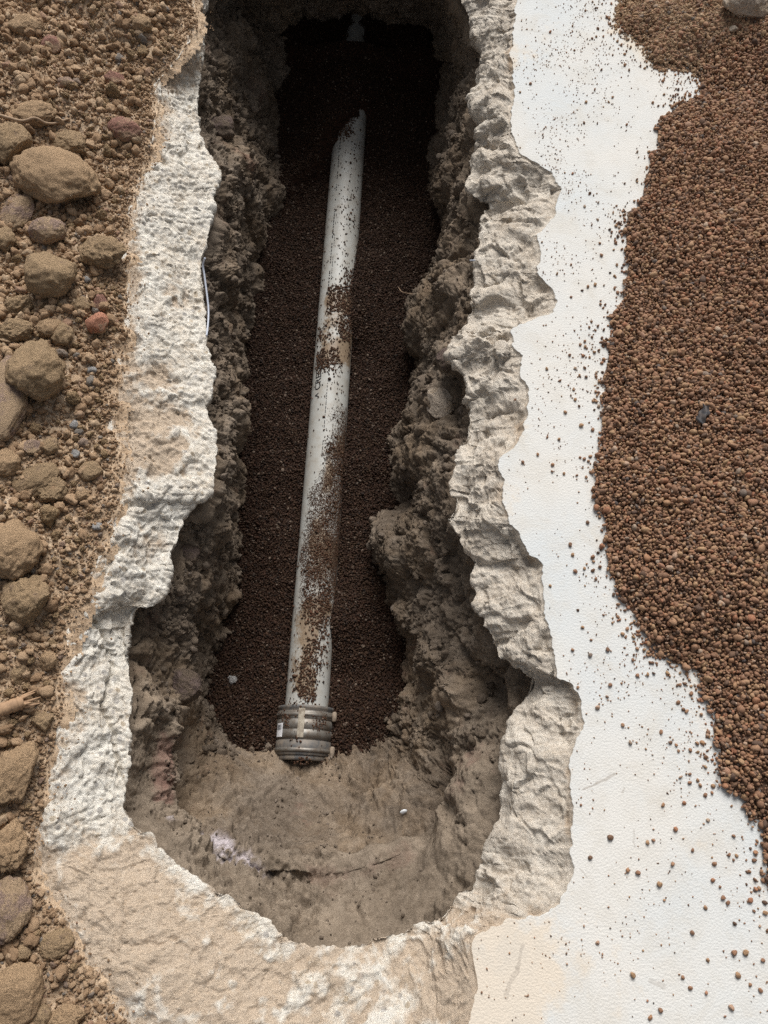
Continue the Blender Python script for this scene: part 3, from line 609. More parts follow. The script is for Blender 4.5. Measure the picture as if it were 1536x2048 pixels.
# ------------------------------------------------------------------ gravel bed on the trench floor
def ypx(py, z=-.575): return W(768, py, z)[1]
def bed_z(x, y):
    p = np.stack([x, y, 0*x], -1)
    z = -.583+.010*fbm(p, 4, 3, 201)+.004*fbm(p, 18, 2, 202)
    off = x-pipe_axis(y)
    z += .030*np.exp(-((off+.10)/.1)**2)*sstep(ypx(1250), ypx(1500), y)*0
    bank = lambda ya, yb, side, h, wd=.075: h*np.exp(-((off-side*.065)/wd)**2)*sstep(ypx(ya)-.06, ypx(ya)+.14, y)*sstep(ypx(yb)+.06, ypx(yb)-.14, y)
    z += bank(690, 525, 1, .045)+bank(1320, 1170, 1, .05)+bank(1180, 850, 1, .012)+bank(950, 800, -1, .0)+bank(560, 470, 1, .025)+bank(330, 240, -1, .03)
    y0 = ypx(262, -.53)+off*1.5+.03*fbm(p, 30, 2, 203)
    z += .088*sstep(y0-.03, y0+.09, y)*sstep(2.63, 2.55, y)*np.exp(-((off+.02)/.17)**2)
    z += .02*sstep(-.12, -.3, x-pipe_axis(y))+.05*sstep(2.5, 2.6, y)+.09*np.clip(np.abs(off)-.12, 0, 1)*sstep(2.2, 2.7, y)*(1+fbm(p, 9, 2, 204))
    z = z+(np.maximum(z, -.528+.007*fbm(p, 22, 2, 205))-z)*sstep(2.5, 2.6, y)
    z += .022*sstep(.36, .20, y)*sstep(.02, .08, np.abs(off))
    z += .05*sstep(.22, .10, y)*sstep(.03, .10, np.abs(off))*0
    return z
pf = jitter_grid(-.62, .42, -.02, 3.0, .0043)
flo = WL([s[2] for s in ST], ZF)[:, :2]
kin = inside(pf, flo) | (seg_dist(pf, flo, True) < .06)
pf = pf[kin]; zf = bed_z(pf[:, 0], pf[:, 1])
offp = pf[:, 0]-pipe_axis(pf[:, 1])
kp = ~((np.abs(offp) < PR) & (zf < -.575+np.sqrt(np.clip(PR**2-offp**2, 0, None))-.002) & (pf[:, 1] > .10))
pf, zf = pf[kp], zf[kp]
gs = .0028*np.exp(RNG.normal(0, .28, len(pf)))
gx, gy = np.arange(-.64, .46, .012), np.arange(-.06, 3.1, .012); GX, GY = np.meshgrid(gx, gy); GZ = bed_z(GX, GY)-.004
bed = scatter('gravel_bed', SRC_DARK, np.c_[pf, zf+RNG.uniform(-.002, .0025, len(pf))], gs[:, None]*RNG.uniform(.85, 1.15, (len(pf), 3)), 8, (np.stack([GX, GY, GZ], -1), grid_faces(len(gy), len(gx))), M['gravel_dark'])
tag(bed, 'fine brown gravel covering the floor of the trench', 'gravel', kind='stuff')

# ------------------------------------------------------------------ pipe with coupling
def tube(path, rad, nseg=48, caps=True, mat=None, name='tube'):
    """swept tube; rad scalar or per point"""
    path = np.array(path, float); n = len(path); rad = np.broadcast_to(np.asarray(rad, float), n)
    T = np.gradient(path, axis=0); T /= np.linalg.norm(T, axis=1, keepdims=True)
    up = np.array([0, 0, 1.0]) if abs(T[0, 2]) < .9 else np.array([1.0, 0, 0])
    V = []
    for k in range(n):
        s = np.cross(T[k], up); s /= np.linalg.norm(s); u = np.cross(s, T[k]); a = np.linspace(0, 2*np.pi, nseg, endpoint=False)
        V.append(path[k]+rad[k]*(np.cos(a)[:, None]*s+np.sin(a)[:, None]*u)); up = u
    V = np.array(V); f = grid_faces(n, nseg, True); v = V.reshape(-1, 3)
    if caps:
        v = np.vstack([v, path[0], path[-1]]); c0, c1 = len(v)-2, len(v)-1; a = np.arange(nseg); b = (a+1) % nseg
        f = np.vstack([f, np.stack([b, a, np.full(nseg, c0), np.full(nseg, c0)], -1)[:, [0, 1, 2, 2]], np.stack([a+(n-1)*nseg, b+(n-1)*nseg, np.full(nseg, c1), np.full(nseg, c1)], -1)])
    me = bpy.data.meshes.new(name); me.from_pydata(v.tolist(), [], [list(dict.fromkeys(x)) for x in f.tolist()])
    me.polygons.foreach_set('use_smooth', np.ones(len(me.polygons), bool))
    me.update()
    if mat: me.materials.append(mat)
    return me
pipe = empty('drain_pipe', tuple(PA)); tag(pipe, 'long white plastic drain pipe half buried in gravel along the trench floor', 'pipe')
inv = lambda pts: np.asarray(pts)-PA
def sat(py): return float(np.linalg.norm(W(660, py, -.52)[1]-PA[1])/PDIR[1])
def on_pipe(s, ang, r=PR):
    """s along the pipe, ang from the top towards the right"""
    s = np.asarray(s, float)[..., None]; a = np.asarray(ang, float)[..., None]
    return PDIR*s+r*(np.sin(a)*PSIDE+np.cos(a)*np.array([0, 0, 1.0]))
ss = np.linspace(-.06, 2.80, 440); aa = np.linspace(0, 2*np.pi, 96, endpoint=False); SS, AA = np.meshgrid(ss, aa, indexing='ij')
BV = on_pipe(SS, AA); AW = (AA+np.pi) % (2*np.pi)-np.pi; BQ = np.stack([SS, AW*PR, 0*SS], -1)
def zone(pa, pb, a0, a1, v, sa=.3, sf=.05): return v*sstep(sat(pa)-sf, sat(pa)+sf, SS)*sstep(sat(pb)+sf, sat(pb)-sf, SS)*sstep(a0-sa, a0+sa, AW)*sstep(a1+sa, a1-sa, AW)
DU = zone(1010, 870, .1, 1.6, 1.1)+zone(1230, 1000, -.45, 1.7, .85)+zone(1440, 1210, -1.0, .35, .85)+zone(1440, 1335, -.28, .40, 1.0, .12)+zone(1330, 1210, -.2, .8, .4)+zone(738, 575, -.7, 1.5, .95)+zone(880, 790, .2, 1.3, .3)+zone(1110, 1040, -.2, .7, .4)
DU = np.clip(DU*(.75+.8*fbm(BQ, 16, 3, 461))+.06, 0, 1.3)
body = obj('pipe_barrel', mesh_np('pipe_barrel', BV, grid_faces(len(ss), 96, True)[:, ::-1], M['pvc'], True, {'dust': DU}), pipe)
def lettering(txt, size, s0, ang0, name, extr=.0004, spacing=1.0):
    cu = bpy.data.curves.new(name, 'FONT'); cu.body = txt; cu.size = size; cu.space_character = spacing; cu.resolution_u = 3; cu.offset = .0006
    to = bpy.data.objects.new(name, cu); C.objects.link(to); dg = bpy.context.evaluated_depsgraph_get()
    me = bpy.data.meshes.new_from_object(to.evaluated_get(dg)); bpy.data.objects.remove(to)
    import bmesh
    bm = bmesh.new(); bm.from_mesh(me); bmesh.ops.triangulate(bm, faces=bm.faces)
    bmesh.ops.subdivide_edges(bm, edges=[e for e in bm.edges if e.calc_length() > .004], cuts=2, use_grid_fill=True)
    for v in bm.verts:                                                  # reading along the pipe, letter tops to the left
        v.co = Vector(on_pipe(s0+v.co.x, ang0-v.co.y/PR, PR+extr))
    bm.to_mesh(me); bm.free(); me.materials.clear(); me.materials.append(M['ink']); return obj(name, me, body)
lettering('CRESLINE', .031, sat(778), -.47, 'lettering', spacing=1.02)
lettering('A', .020, sat(792), -.55, 'lettering')
def dashes(pa, pb, ang, hgt, seed):
    rg = np.random.default_rng(seed); s, e = sat(pa), sat(pb); V, F = [], []
    while s < e:
        ln = rg.uniform(.003, .012)
        k = len(V); n = 2
        for (u, h) in ((s, 0), (s+ln, 0), (s+ln, hgt), (s, hgt)): V.append(on_pipe(u, ang-h/PR, PR+.0004).tolist())
        F.append([k, k+1, k+2, k+3]); s += ln+rg.uniform(.002, .006)+(rg.uniform(.01, .04) if rg.random() < .18 else 0)
    me = bpy.data.meshes.new('lettering'); me.from_pydata(V, [], F); me.materials.append(M['ink']); obj('lettering', me, body)
dashes(590, 270, -.42, .0035, 4); dashes(900, 745, -.05, .0025, 5); dashes(560, 420, -.30, .002, 6)
# coupling : rubber sleeve, steel shield, two clamps, barcode sticker
CL = .122; CS = -.117                                                   # the coupling's far end sits at s = 0.005
coup = obj('coupling', tube([PDIR*s for s in (CS, CS+.001, CS+.036, CS+.037, CS+.0385, CS+.0395, -.003, -.002, .005, .006)], np.array([.0645, .0658, .0662, .0645, .0645, .0664, .0664, .0672, .0672, .0615])*1.1, 64, True, M['rubber']), pipe)
obj('shield_band', tube([PDIR*s for s in (-.0765, -.0760, -.0560, -.0555, -.0535, -.0530, -.0310, -.0305, -.0285, -.0280, -.0085, -.0080)], np.array([.0660, .0674, .0674, .0667, .0667, .0676, .0676, .0667, .0667, .0674, .0674, .0660])*1.1, 64, False, M['steel']), coup)
for s in (-.1045, -.018):
    cl = obj('clamp', tube([PDIR*(s-.005), PDIR*(s-.0048), PDIR*(s+.0048), PDIR*(s+.005)], np.array([.0662, .0680, .0680, .0662])*1.1, 64, False, M['steel']), coup)
    c = on_pipe(s, 1.25, .080); obj('clamp_screw', tube([c-PDIR*.012, c-PDIR*.010, c+PDIR*.009, c+PDIR*.013], [.004, .0065, .0065, .004], 12, True, M['mud']), cl)
obj('end_ring', tube([PDIR*s for s in (CS-.012, CS-.011, CS+.001, CS+.002)], np.array([.0605, .0625, .0625, .0605])*1.1, 64, True, M['rubber']), coup)
def patch(s0, s1, a0, a1, r, mat, name, par, n=10):
    s, a = np.meshgrid(np.linspace(s0, s1, 4), np.linspace(a0, a1, n)); v = np.concatenate([on_pipe(s, a, r).reshape(-1, 3), on_pipe(s, a, r-.0006).reshape(-1, 3)])
    f = grid_faces(n, 4); return obj(name, mesh_np(name, v[:n*4], f, mat), par)
strap = patch(-.075, -.003, -.16, .06, .0749, M['strap'], 'shield_strap', coup)
st = patch(-.074, -.040, -1.15, -.76, .0748, M['sticker'], 'barcode_sticker', coup)
V, F = [], []
rg = np.random.default_rng(3); a = -1.09
while a < -.84:
    wv = rg.uniform(.008, .02); k = len(V)
    for (u, b) in ((-.057, a), (-.044, a), (-.044, a+wv), (-.057, a+wv)): V.append(on_pipe(u, b, .0752).tolist())
    F.append([k, k+1, k+2, k+3]); a += wv+rg.uniform(.008, .02)
me = bpy.data.meshes.new('barcode'); me.from_pydata(V, [], F); me.materials.append(M['ink']); obj('barcode', me, st)
# grains and dust lying on the pipe
def pipe_cover():
    n = 60000; s = RNG.uniform(-.14, 2.3, n); a = RNG.uniform(-1.25, 1.35, n)
    p = on_pipe(s, a)+PA; q = np.c_[s, a*PR, 0*s]
    prob = np.zeros(n)
    def reg(pa, pb, a0, a1, v, soft=.25):
        return v*sstep(sat(pa)-.03, sat(pa)+.02, s)*sstep(sat(pb)+.03, sat(pb)-.02, s)*sstep(a0-soft, a0+soft, a)*sstep(a1+soft, a1-soft, a)
    prob += reg(735, 680, -.8, .5, 1.1)+reg(690, 575, -.35, 1.2, .9)+reg(575, 540, .2, 1.3, .45)+reg(720, 640, -.9, .6, .45)
    prob += reg(1190, 1000, -.35, .8, .55)+reg(1110, 1060, -.2, .6, .4)+reg(1230, 1185, -.45, .9, .8)+reg(1320, 1230, -.15, .9, .6)+reg(1435, 1335, -.3, .45, 2.6, .10)+reg(1340, 1290, -.2, .7, .5)+reg(1000, 880, .0, 1.2, .25)+reg(1425, 1320, -.9, -.2, .2)
    prob += reg(880, 760, -.1, .9, .06)+reg(540, 380, -.2, .9, .06)+reg(380, 260, -.4, .9, .02)+reg(270, 205, -1.2, .2, .8)
    prob += .7*sstep(-.005, -.02, s)*sstep(.1, .35, fbm(q, 30, 3, 212))*.8
    cl = .8+1.1*fbm(q, 22, 4, 211)+.5*fbm(q, 90, 2, 213)
    keep = RNG.random(n) < np.clip(prob*np.clip(cl, .06, 2)+.012, 0, 1)*.6
    p1 = p[keep]; s1 = .0020*np.exp(RNG.normal(0, .32, keep.sum()))
    rr = np.where(s[keep] < .006, .0175, .0012)
    up = (on_pipe(s[keep], a[keep], 1.0)-PDIR*s[keep][:, None]); p1 = p1+up*rr[:, None]
    # fine tan dust
    m = 46000; sd_ = RNG.uniform(sat(1240), sat(800), m); ad = RNG.uniform(-1.0, 1.4, m); qd = np.c_[sd_, ad*PR, 0*sd_]
    edge = -.25+.75*sstep(sat(960), sat(850), sd_)-.3*sstep(sat(990), sat(1150), sd_)
    kd = (RNG.random(m) < sstep(-.40, .45, ad-edge-.45*fbm(qd, 12, 4, 221))) & (RNG.random(m) < .75*sstep(sat(1240), sat(1130), sd_)*sstep(sat(800), sat(880), sd_)+.08)
    p2 = (on_pipe(sd_, ad, PR+.0004)+PA)[kd]; s2 = .0009*np.exp(RNG.normal(0, .25, kd.sum()))
    return np.vstack([p1, p2]), np.r_[s1, s2]
pp, psz = pipe_cover()
tag(scatter('gravel_on_pipe', SRC_PIPE, pp, psz[:, None]*RNG.uniform(.8, 1.2, (len(pp), 3)), 8), 'brown gravel and dust spilled over the white pipe', 'gravel', kind='stuff')

# ------------------------------------------------------------------ spoil heap on the left
OL = WL(OUT[:44], 0)[:, :2]                                            # border between dirt and bare concrete
far_l = np.vstack([OL, [[-1.0, -1.4], [-3.0, -1.4], [-3.0, 4.2], [OL[0, 0]-.0, 4.2]]])
def heap_z(x, y):
    sh = np.shape(x); p2 = np.stack([np.ravel(x), np.ravel(y)], -1); p = np.c_[p2, np.zeros(len(p2))]
    d = seg_dist(p2, OL); sg = np.where(inside(p2, far_l), d, -d)
    sg = sg+.012*fbm(p, 22, 3, 231)+.006*fbm(p, 80, 2, 232)
    z = .002+.25*np.clip(sg, -.05, .12)+.22*np.clip(sg-.12, 0, .5)
    am = sstep(-.01, .07, sg)
    z += am*(.018*fbm(p, 7, 3, 241)+.013*(lumps(p, 17, 251)-.5)+.007*(lumps(p, 42, 261)-.5)+.0035*(lumps(p, 110, 271)-.5)+.002*fbm(p, 230, 2, 281))
    z = np.where(sg < 0, .002+.5*sg, z)
    return z.reshape(sh), sg.reshape(sh)
hx, hy = np.arange(-1.75, -.30, .0042), np.arange(-.85, 2.7, .0042); HX, HY = np.meshgrid(hx, hy)
HZ, HS = heap_z(HX, HY)
hf = grid_faces(len(hy), len(hx)); hv = np.stack([HX, HY, HZ], -1).reshape(-1, 3)
hf = hf[(HS.ravel()[hf] > -.03).all(1)]
def heap_at(x, y):
    return float(HZ[min(max(int((y-hy[0])/.0042), 0), len(hy)-1), min(max(int((x-hx[0])/.0042), 0), len(hx)-1)])
def heap_arr(p):
    i = np.clip(((p[:, 1]-hy[0])/.0042).astype(int), 0, len(hy)-1); j = np.clip(((p[:, 0]-hx[0])/.0042).astype(int), 0, len(hx)-1)
    return HZ[i, j], HS[i, j]
n = 190000; pc = np.c_[RNG.uniform(-1.7, -.32, n), RNG.uniform(-.8, 2.65, n)]
zc, sc = heap_arr(pc); keep = (sc > .0) | (RNG.random(n) < .12*np.exp(-np.clip(-sc, 0, 1)/.02)*(sc > -.08))
pc, zc, sc = pc[keep], zc[keep], sc[keep]
cs_ = np.clip(.0019*(1-RNG.random(len(pc)))**(-1/2.1), .0013, .015); cs_ = np.where(sc < .004, np.minimum(cs_, .003), np.where(sc < .03, np.minimum(cs_, .007), cs_))
ne = 120000; pe = np.c_[RNG.uniform(-1.0, -.32, ne), RNG.uniform(-.8, 2.65, ne)]; ze, se = heap_arr(pe)
ke = RNG.random(ne) < .8*np.exp(-(np.abs(se-.006)/.020)**1.3); pe, ze, se = pe[ke], ze[ke], se[ke]
pc = np.vstack([pc, pe]); zc = np.r_[zc, ze]; sc = np.r_[sc, se]; cs_ = np.r_[cs_, np.clip(.0011*np.exp(RNG.normal(0, .35, len(pe))), .0006, .003)]
spoil = scatter('dirt', SRC_CRUMB, np.c_[pc, np.where(sc > 0, zc, .0)+cs_*.35], cs_[:, None]*RNG.uniform(.85, 1.15, (len(pc), 3)), 9, (hv, hf), M['spoil'])
used = np.unique(hf)
tag(spoil, 'loose crumbly brown dirt heaped on the slab beside the trench', 'dirt', kind='stuff')

# ------------------------------------------------------------------ gravel heap on the right
GE = [(1500,-200),(1330,-130),(1262,-60),(1250,0),(1240,60),(1285,85),(1310,125),(1395,140),(1412,185),(1350,212),(1320,245),(1310,290),(1300,350),(1280,400),(1255,440),(1245,500),(1250,550),(1240,600),(1220,640),(1215,700),(1202,760),(1202,850),(1195,900),(1190,960),(1190,1020),(1210,1060),(1215,1110),(1232,1180),(1260,1220),(1290,1280),(1330,1320),(1390,1345),(1395,1380),(1420,1430),(1432,1500),(1440,1560),(1478,1590),(1500,1640),(1530,1720),(1545,1800),(1600,1950),(1680,2100)]
GL = WL(GE, 0)[:, :2]; far_r = np.vstack([GL, [[2.2, -.8], [2.2, 4.0], [1.2, 4.0]]])
def gheap(p2):
    p = np.c_[p2, np.zeros(len(p2))]; d = seg_dist(p2, GL); sg = np.where(inside(p2, far_r), d, -d)
    sg = sg+.010*fbm(p, 26, 3, 291)+.007*fbm(p, 90, 2, 292)
    z = .004+.30*np.clip(sg, 0, .10)+.18*np.clip(sg-.10, 0, .5)+sstep(.0, .1, sg)*.012*fbm(p, 5, 3, 301)
    return np.where(sg < 0, .002+.5*sg, z), sg
pg = jitter_grid(.38, 1.75, -.75, 2.75, .0054); zg, sg = gheap(pg); k = sg > 0
pg, zg, sg = pg[k], zg[k], sg[k]
s2 = np.clip(.0036*np.exp(RNG.normal(0, .36, len(pg))), .0015, .0085)
p2 = pg[RNG.random(len(pg)) < .5]+RNG.uniform(-.003, .003, (1, 2)); z2, q2 = gheap(p2); k2 = q2 > .012; p2, z2 = p2[k2], z2[k2]
s3 = np.clip(.0033*np.exp(RNG.normal(0, .42, len(p2))), .0014, .009)
gx, gy = np.arange(.36, 1.8, .02), np.arange(-.8, 2.8, .02); GX, GY = np.meshgrid(gx, gy); GZ, GS = gheap(np.stack([GX.ravel(), GY.ravel()], -1))
gf = grid_faces(len(gy), len(gx)); gf = gf[(GS[gf] > -.012).all(1)]
P_ = np.vstack([np.c_[pg, zg], np.c_[p2, z2+.004]]); S_ = np.r_[s2, s3]
gh = scatter('gravel_heap', SRC_GRAVEL, P_+np.c_[np.zeros((len(P_), 2)), RNG.uniform(-.001, .002, len(P_))], S_[:, None]*RNG.uniform(.85, 1.15, (len(P_), 3)), 8, (np.c_[GX.ravel(), GY.ravel(), GZ-.004], gf), M['gravel'])
tag(gh, 'heap of brown pea gravel spread over the white slab', 'gravel', kind='stuff')
# tan dust patch at the heap's far corner
n = 14000; pd = np.c_[RNG.normal(0, .5, n), RNG.normal(0, .5, n)]; t = RNG.random(n)
cpts = np.array([W(1270, 20)[:2], W(1330, 60)[:2], W(1400, 80)[:2], W(1460, 50)[:2], W(1350, 120)[:2]])
pd = cpts[RNG.integers(0, 5, n)]+RNG.normal(0, .045, (n, 2)); zd, sd2 = gheap(pd)
kd = (sd2 > -.02); pd, zd, sd2 = pd[kd], zd[kd], sd2[kd]
tag(scatter('dirt_on_gravel', SRC_CRUMB, np.c_[pd, np.where(sd2 > 0, zd+.003, .001)], (.0022*np.exp(RNG.normal(0, .4, len(pd))))[:, None]*np.ones(3), 9), 'tan dusty soil sprinkled over the far corner of the gravel heap', 'dirt', kind='stuff')

# ------------------------------------------------------------------ loose specks on the painted slab
PO = WL(OUT[45:107], 0)[:, :2]; painted = np.vstack([PO, [[.30, 2.9], [2.2, 2.9], [2.2, -.8], [.12, -.8]]])
def specks(n):
    p = np.c_[RNG.uniform(.1, 1.3, n), RNG.uniform(-.6, 2.6, n)]; zz, s = gheap(p)
    k = inside(p, painted) & (s < .0) & (seg_dist(p, PO) > .004); return p[k], -s[k]
ps, ds = specks(80000)
clus = np.clip(.6+1.0*fbm(np.c_[ps, 0*ds], 9, 3, 311), .1, 2)
far = sstep(.6, 1.6, ps[:, 1])
nearw = np.exp(-ds/.045)
keep = RNG.random(len(ps)) < np.clip((.95*np.exp(-ds/.035)+.14+.20*far)*clus, 0, 1)
ps, ds = ps[keep], ds[keep]
u = RNG.random(len(ps)); big = RNG.random(len(ps)) < .75*np.exp(-ds/.04)+.02
sz = np.where(big, .0018+.0028*u, .0010+.0012*u**2)
tag(scatter('loose_gravel', SRC_GRAVEL, np.c_[ps, sz*.45], sz[:, None]*RNG.uniform(.85, 1.15, (len(ps), 3)), 8), 'scatter of tiny brown specks and gravel bits over the white slab', 'gravel', kind='stuff')
# the larger single grains
gm = [mesh_np('gravel_grain', *rock_arrays(3, 900+k, (1, .85, .7), .25, 6), M['gravel']) for k in range(8)]
ks = [(1225,195),(1172,205),(1030,800),(1093,738),(1130,825),(1140,1090),(1100,1172),(1172,955),(1145,1110),(1185,860),(1150,800),(1165,1255),(1180,1310),(1145,1300),(1155,1375),(1195,1415),(1220,1370),(1245,1450),(1260,1485),(1340,1485),(1380,1500),(1352,1490),(1235,1190),(1215,1300),(1265,1320),(1300,1310),(1045,925),(1075,910),(1105,930),(1190,570),(1160,690),(1210,610),(1410,1590),(1415,1640),(1350,1658),(1345,1728),(1428,1727),(1455,1805),(1385,1700),(1275,1745),(1318,1768),(1410,1815),(1425,1760),(1265,1950),(1380,1975),(1412,1985),(1468,1905),(1490,1905),(1525,1920),(1475,1950),(1415,1920),(1462,2015),(1320,2020),(1300,2035),(1365,1955),(1195,1885),(1180,1715),(1220,1675),(1255,1740),(1325,1610),(1384,1865),(1520,1980),(1445,1795),(1100,65),(1040,185),(1500,1800),(1510,1705),(1535,1860)]
pts = [W(a, b)[:2]+0 for a, b in ks]
ps2, ds2 = specks(9000); kk = RNG.random(len(ps2)) < .22*np.exp(-ds2/.035); extra = ps2[kk][:150]
for j, p in enumerate(list(pts)+list(extra)):
    o = obj('gravel_grain', gm[j % 8]); s = random.uniform(.0032, .0052) if j < len(pts) else random.uniform(.003, .0052)
    if j < len(pts) and p[1] < .1: s *= 1.1
    o.scale = (s, s, s); o.location = (p[0], p[1], s*.55); o.rotation_euler = (random.uniform(-.4, .4), random.uniform(-.4, .4), random.uniform(0, 6.3))
    tag(o, 'single brown gravel grain lying loose on the white painted slab', 'gravel grain', 'loose gravel grains on the white slab')

# ------------------------------------------------------------------ stones and clods
def heap_point(px, py):
    z = .03
    for _ in range(4): p = W(px, py, z); z = heap_at(p[0], p[1])+.012
    return p, z-.012
def rock(name, px, py, wpx, hpx, rot, mat, label, cat='rock', seed=1, rough=.15, cuts=5, clod=0.0, flat=.62, z=None, sink=.3, cutd=(.62, .92), group=None, sub=5):
    if z is None: p, zg_ = heap_point(px, py)
    else: p = W(px, py, z); zg_ = z
    sc = (CAM_H-p[2])/(cp-(1024-py)/FPX*sp_)/FPX
    a, b = wpx*.5*sc, hpx*.5*sc; c = flat*min(a, b)
    v, f = rock_arrays(sub, seed, (a, b, c), rough, cuts, clod, cutd)
    o = obj(name, mesh_np(name, v, f, M[mat]))
    o.location = (p[0], p[1], zg_+c*(1-2*sink)); o.rotation_euler = (random.uniform(-.1, .1), random.uniform(-.1, .1), R(rot))
    return tag(o, label, cat, group)
RK = [
 (117,368,178,128,-22,'rock_tan','largest tan oval rock, dusty and pitted, above a small mauve stone',.13,2,.06,.7,.18),
 (97,465,78,62,-8,'rock_mauve','smooth mauve brown oval stone just below the largest tan rock',.1,2,0,.7,.2),
 (208,507,104,80,-12,'rock_brown','rough brown rock lying right on the border of the broken concrete',.24,5,.12,.7,.2),
 (112,560,100,104,10,'rock_brown','angular tan rock with a flat facet toward the viewer, below the mauve oval stone',.12,8,0,.8,.15),
 (80,752,112,132,12,'rock_brown','blocky dark brown rock leaning against a smooth elongated rock',.16,7,.05,.8,.15),
 (14,800,88,205,4,'rock_mauve','smooth elongated brown rock cut by the photo edge beside a blocky dark rock',.1,1,0,.6,.2),
 (30,1105,120,132,5,'rock_tan','large rounded tan rock resting above a lumpy brown rock',.16,4,.08,.75,.2),
 (54,1200,96,108,-15,'rock_brown','lumpy brown rock directly under a large rounded tan rock',.22,5,.1,.75,.2),
 (250,262,70,52,-20,'rock_red','angular red brown stone nearest the concrete at the upper dirt border',.12,9,0,.75,.2),
 (196,646,44,46,20,'rock_pink','small salmon pink brick fragment with sharp corners',.06,10,0,.9,.2),
 (18,295,86,100,0,'rock_brown','squarish brown rock behind the largest tan rock',.16,6,.08,.75,.2),
 (22,420,70,96,-30,'rock_mauve','flat mauve slab of rock in the shade of the largest tan rock',.1,5,0,.4,.3),
 (62,222,96,66,0,'rock_tan','tan dome of rock half buried behind a dry root',.14,3,.08,.6,.4),
 (28,1545,84,128,-8,'rock_tan','tall tan lump of rock below the splintered stick',.2,5,.1,.75,.2),
 (22,1690,78,104,8,'rock_tan','yellowish crumbly rock opposite the bottom bend of the broken concrete',.24,5,.14,.75,.2),
 (26,1818,76,126,6,'rock_mauve','pinkish brown block of rock left of the concrete ridge',.14,6,.05,.75,.2),
 (36,1988,112,128,-25,'rock_tan','broad smooth tan rock in the bottom corner of the dirt heap',.12,4,.03,.7,.2),
 (128,2040,84,60,10,'rock_tan','rounded tan clod touching the bottom border of the photo',.2,4,.1,.7,.25),
 (75,2035,50,50,10,'rock_brown','small brown lump between two tan rocks at the bottom border',.2,4,.1,.7,.25),
 (97,80,40,44,15,'rock_red','small dull red stone set in the dirt at the top',.08,8,0,.7,.35),
 (50,45,66,54,0,'rock_tan','tan half buried dome beside the small dull red stone',.14,3,.1,.6,.4),
 (277,42,50,38,0,'rock_tan','dusty tan clod in the dirt near the top of the concrete strip',.18,4,.12,.6,.35),
 (135,288,88,58,-10,'rock_brown','dusty brown lump half hidden behind the largest tan rock',.2,4,.14,.7,.3),
 (35,612,64,50,10,'rock_brown','crumbly brown clod upper of two beside the angular tan rock',.22,4,.16,.75,.25),
 (34,662,68,54,-8,'rock_brown','crumbly brown clod lower of two above the blocky dark rock',.22,4,.16,.75,.25),
 (96,652,50,46,0,'rock_tan','knobbly tan clod standing above the blocky dark brown rock',.22,4,.16,.8,.25),
 (126,668,46,52,0,'rock_brown','upright knobbly clod between the pink fragment and the tan clod',.22,4,.18,.8,.25),
 (160,610,42,40,0,'rock_brown','squat brown clod between the angular tan rock and a purplish stone',.22,5,.12,.75,.25),
 (197,600,32,36,15,'rock_red','purplish chip of stone just above the pink brick fragment',.08,9,0,.8,.25),
 (68,955,100,66,38,'rock_brown','flat wedge of brown rock tilted below the smooth elongated rock',.14,8,.06,.45,.3),
 (100,975,70,60,0,'rock_brown','hollowed brown clod right of the flat tilted wedge',.24,4,.16,.6,.35),
 (178,940,50,44,10,'rock_brown','round dusty stone lying alone near the concrete border',.14,5,.04,.7,.35),
 (162,988,30,26,0,'rock_tan','little tan nugget below the round dusty stone',.16,5,.08,.8,.25),
 (60,893,46,36,0,'rock_mauve','left one of two small brown clods under the smooth elongated rock',.18,5,.08,.75,.25),
 (99,893,40,38,0,'rock_brown','right one of two small brown clods under the smooth elongated rock',.2,5,.1,.75,.25),
 (12,925,56,62,0,'rock_tan','yellow tan clod wedged under the smooth elongated rock at the photo edge',.18,5,.1,.75,.25),
 (8,478,50,62,0,'rock_brown','dark crumbly clod at the photo edge left of the mauve oval stone',.2,5,.12,.75,.25),
 (30,1345,44,52,10,'rock_brown','brown clod above the splintered stick',.2,5,.12,.75,.25),
 (95,1322,40,40,0,'rock_tan','tan clod close to the widest jut of broken concrete',.2,5,.14,.75,.25),
 (80,1440,50,46,0,'rock_brown','dark clod at the broken end of the splintered stick',.24,5,.16,.7,.3),
 (225,152,44,34,0,'rock_red','reddish brown clod under the top of the concrete strip',.16,6,.06,.7,.3),
 (130,330,30,26,0,'rock_mauve','small mauve clod nestled on the shoulder of the largest tan rock',.16,6,.06,.7,.3),
 (130,160,34,28,0,'rock_mauve','small mauve pebble in crumbly dirt below the dull red stone',.12,6,.0,.7,.3),
 (110,1890,70,56,20,'rock_brown','pale smooth stone half covered beside the concrete ridge',.14,4,.03,.6,.35),
 (45,1905,34,32,0,'rock_brown','little brown stone above the broad corner rock',.16,5,.05,.75,.25),
 (172,557,18,14,0,'rock_grey','grey pebble right of the angular tan rock',.12,5,0,.75,.25),
 (180,736,22,16,0,'rock_grey','grey pebble right of the blocky dark brown rock',.12,5,0,.75,.25),
 (146,846,22,20,0,'rock_grey','grey angular pebble in fine dirt above the round dusty stone',.1,7,0,.75,.25),
 (192,1050,22,16,0,'rock_grey','pale grey pebble near the concrete, level with the large rounded tan rock',.12,4,0,.75,.25),
 (148,905,18,18,0,'rock_grey','blue grey chip between the small clods and the round dusty stone',.1,7,0,.75,.25),
]
for j, (px, py, wp, hp, rt, mt, lb, rg_, ct, cd, fl, sk) in enumerate(RK):
    small = wp < 25
    rock('pebble' if small else 'rock', px, py, wp, hp, rt, mt, lb, 'pebble' if small else 'rock', 40+j*3, rg_, ct, cd, fl, None, sk, sub=3 if small else (5 if wp > 60 else 4))
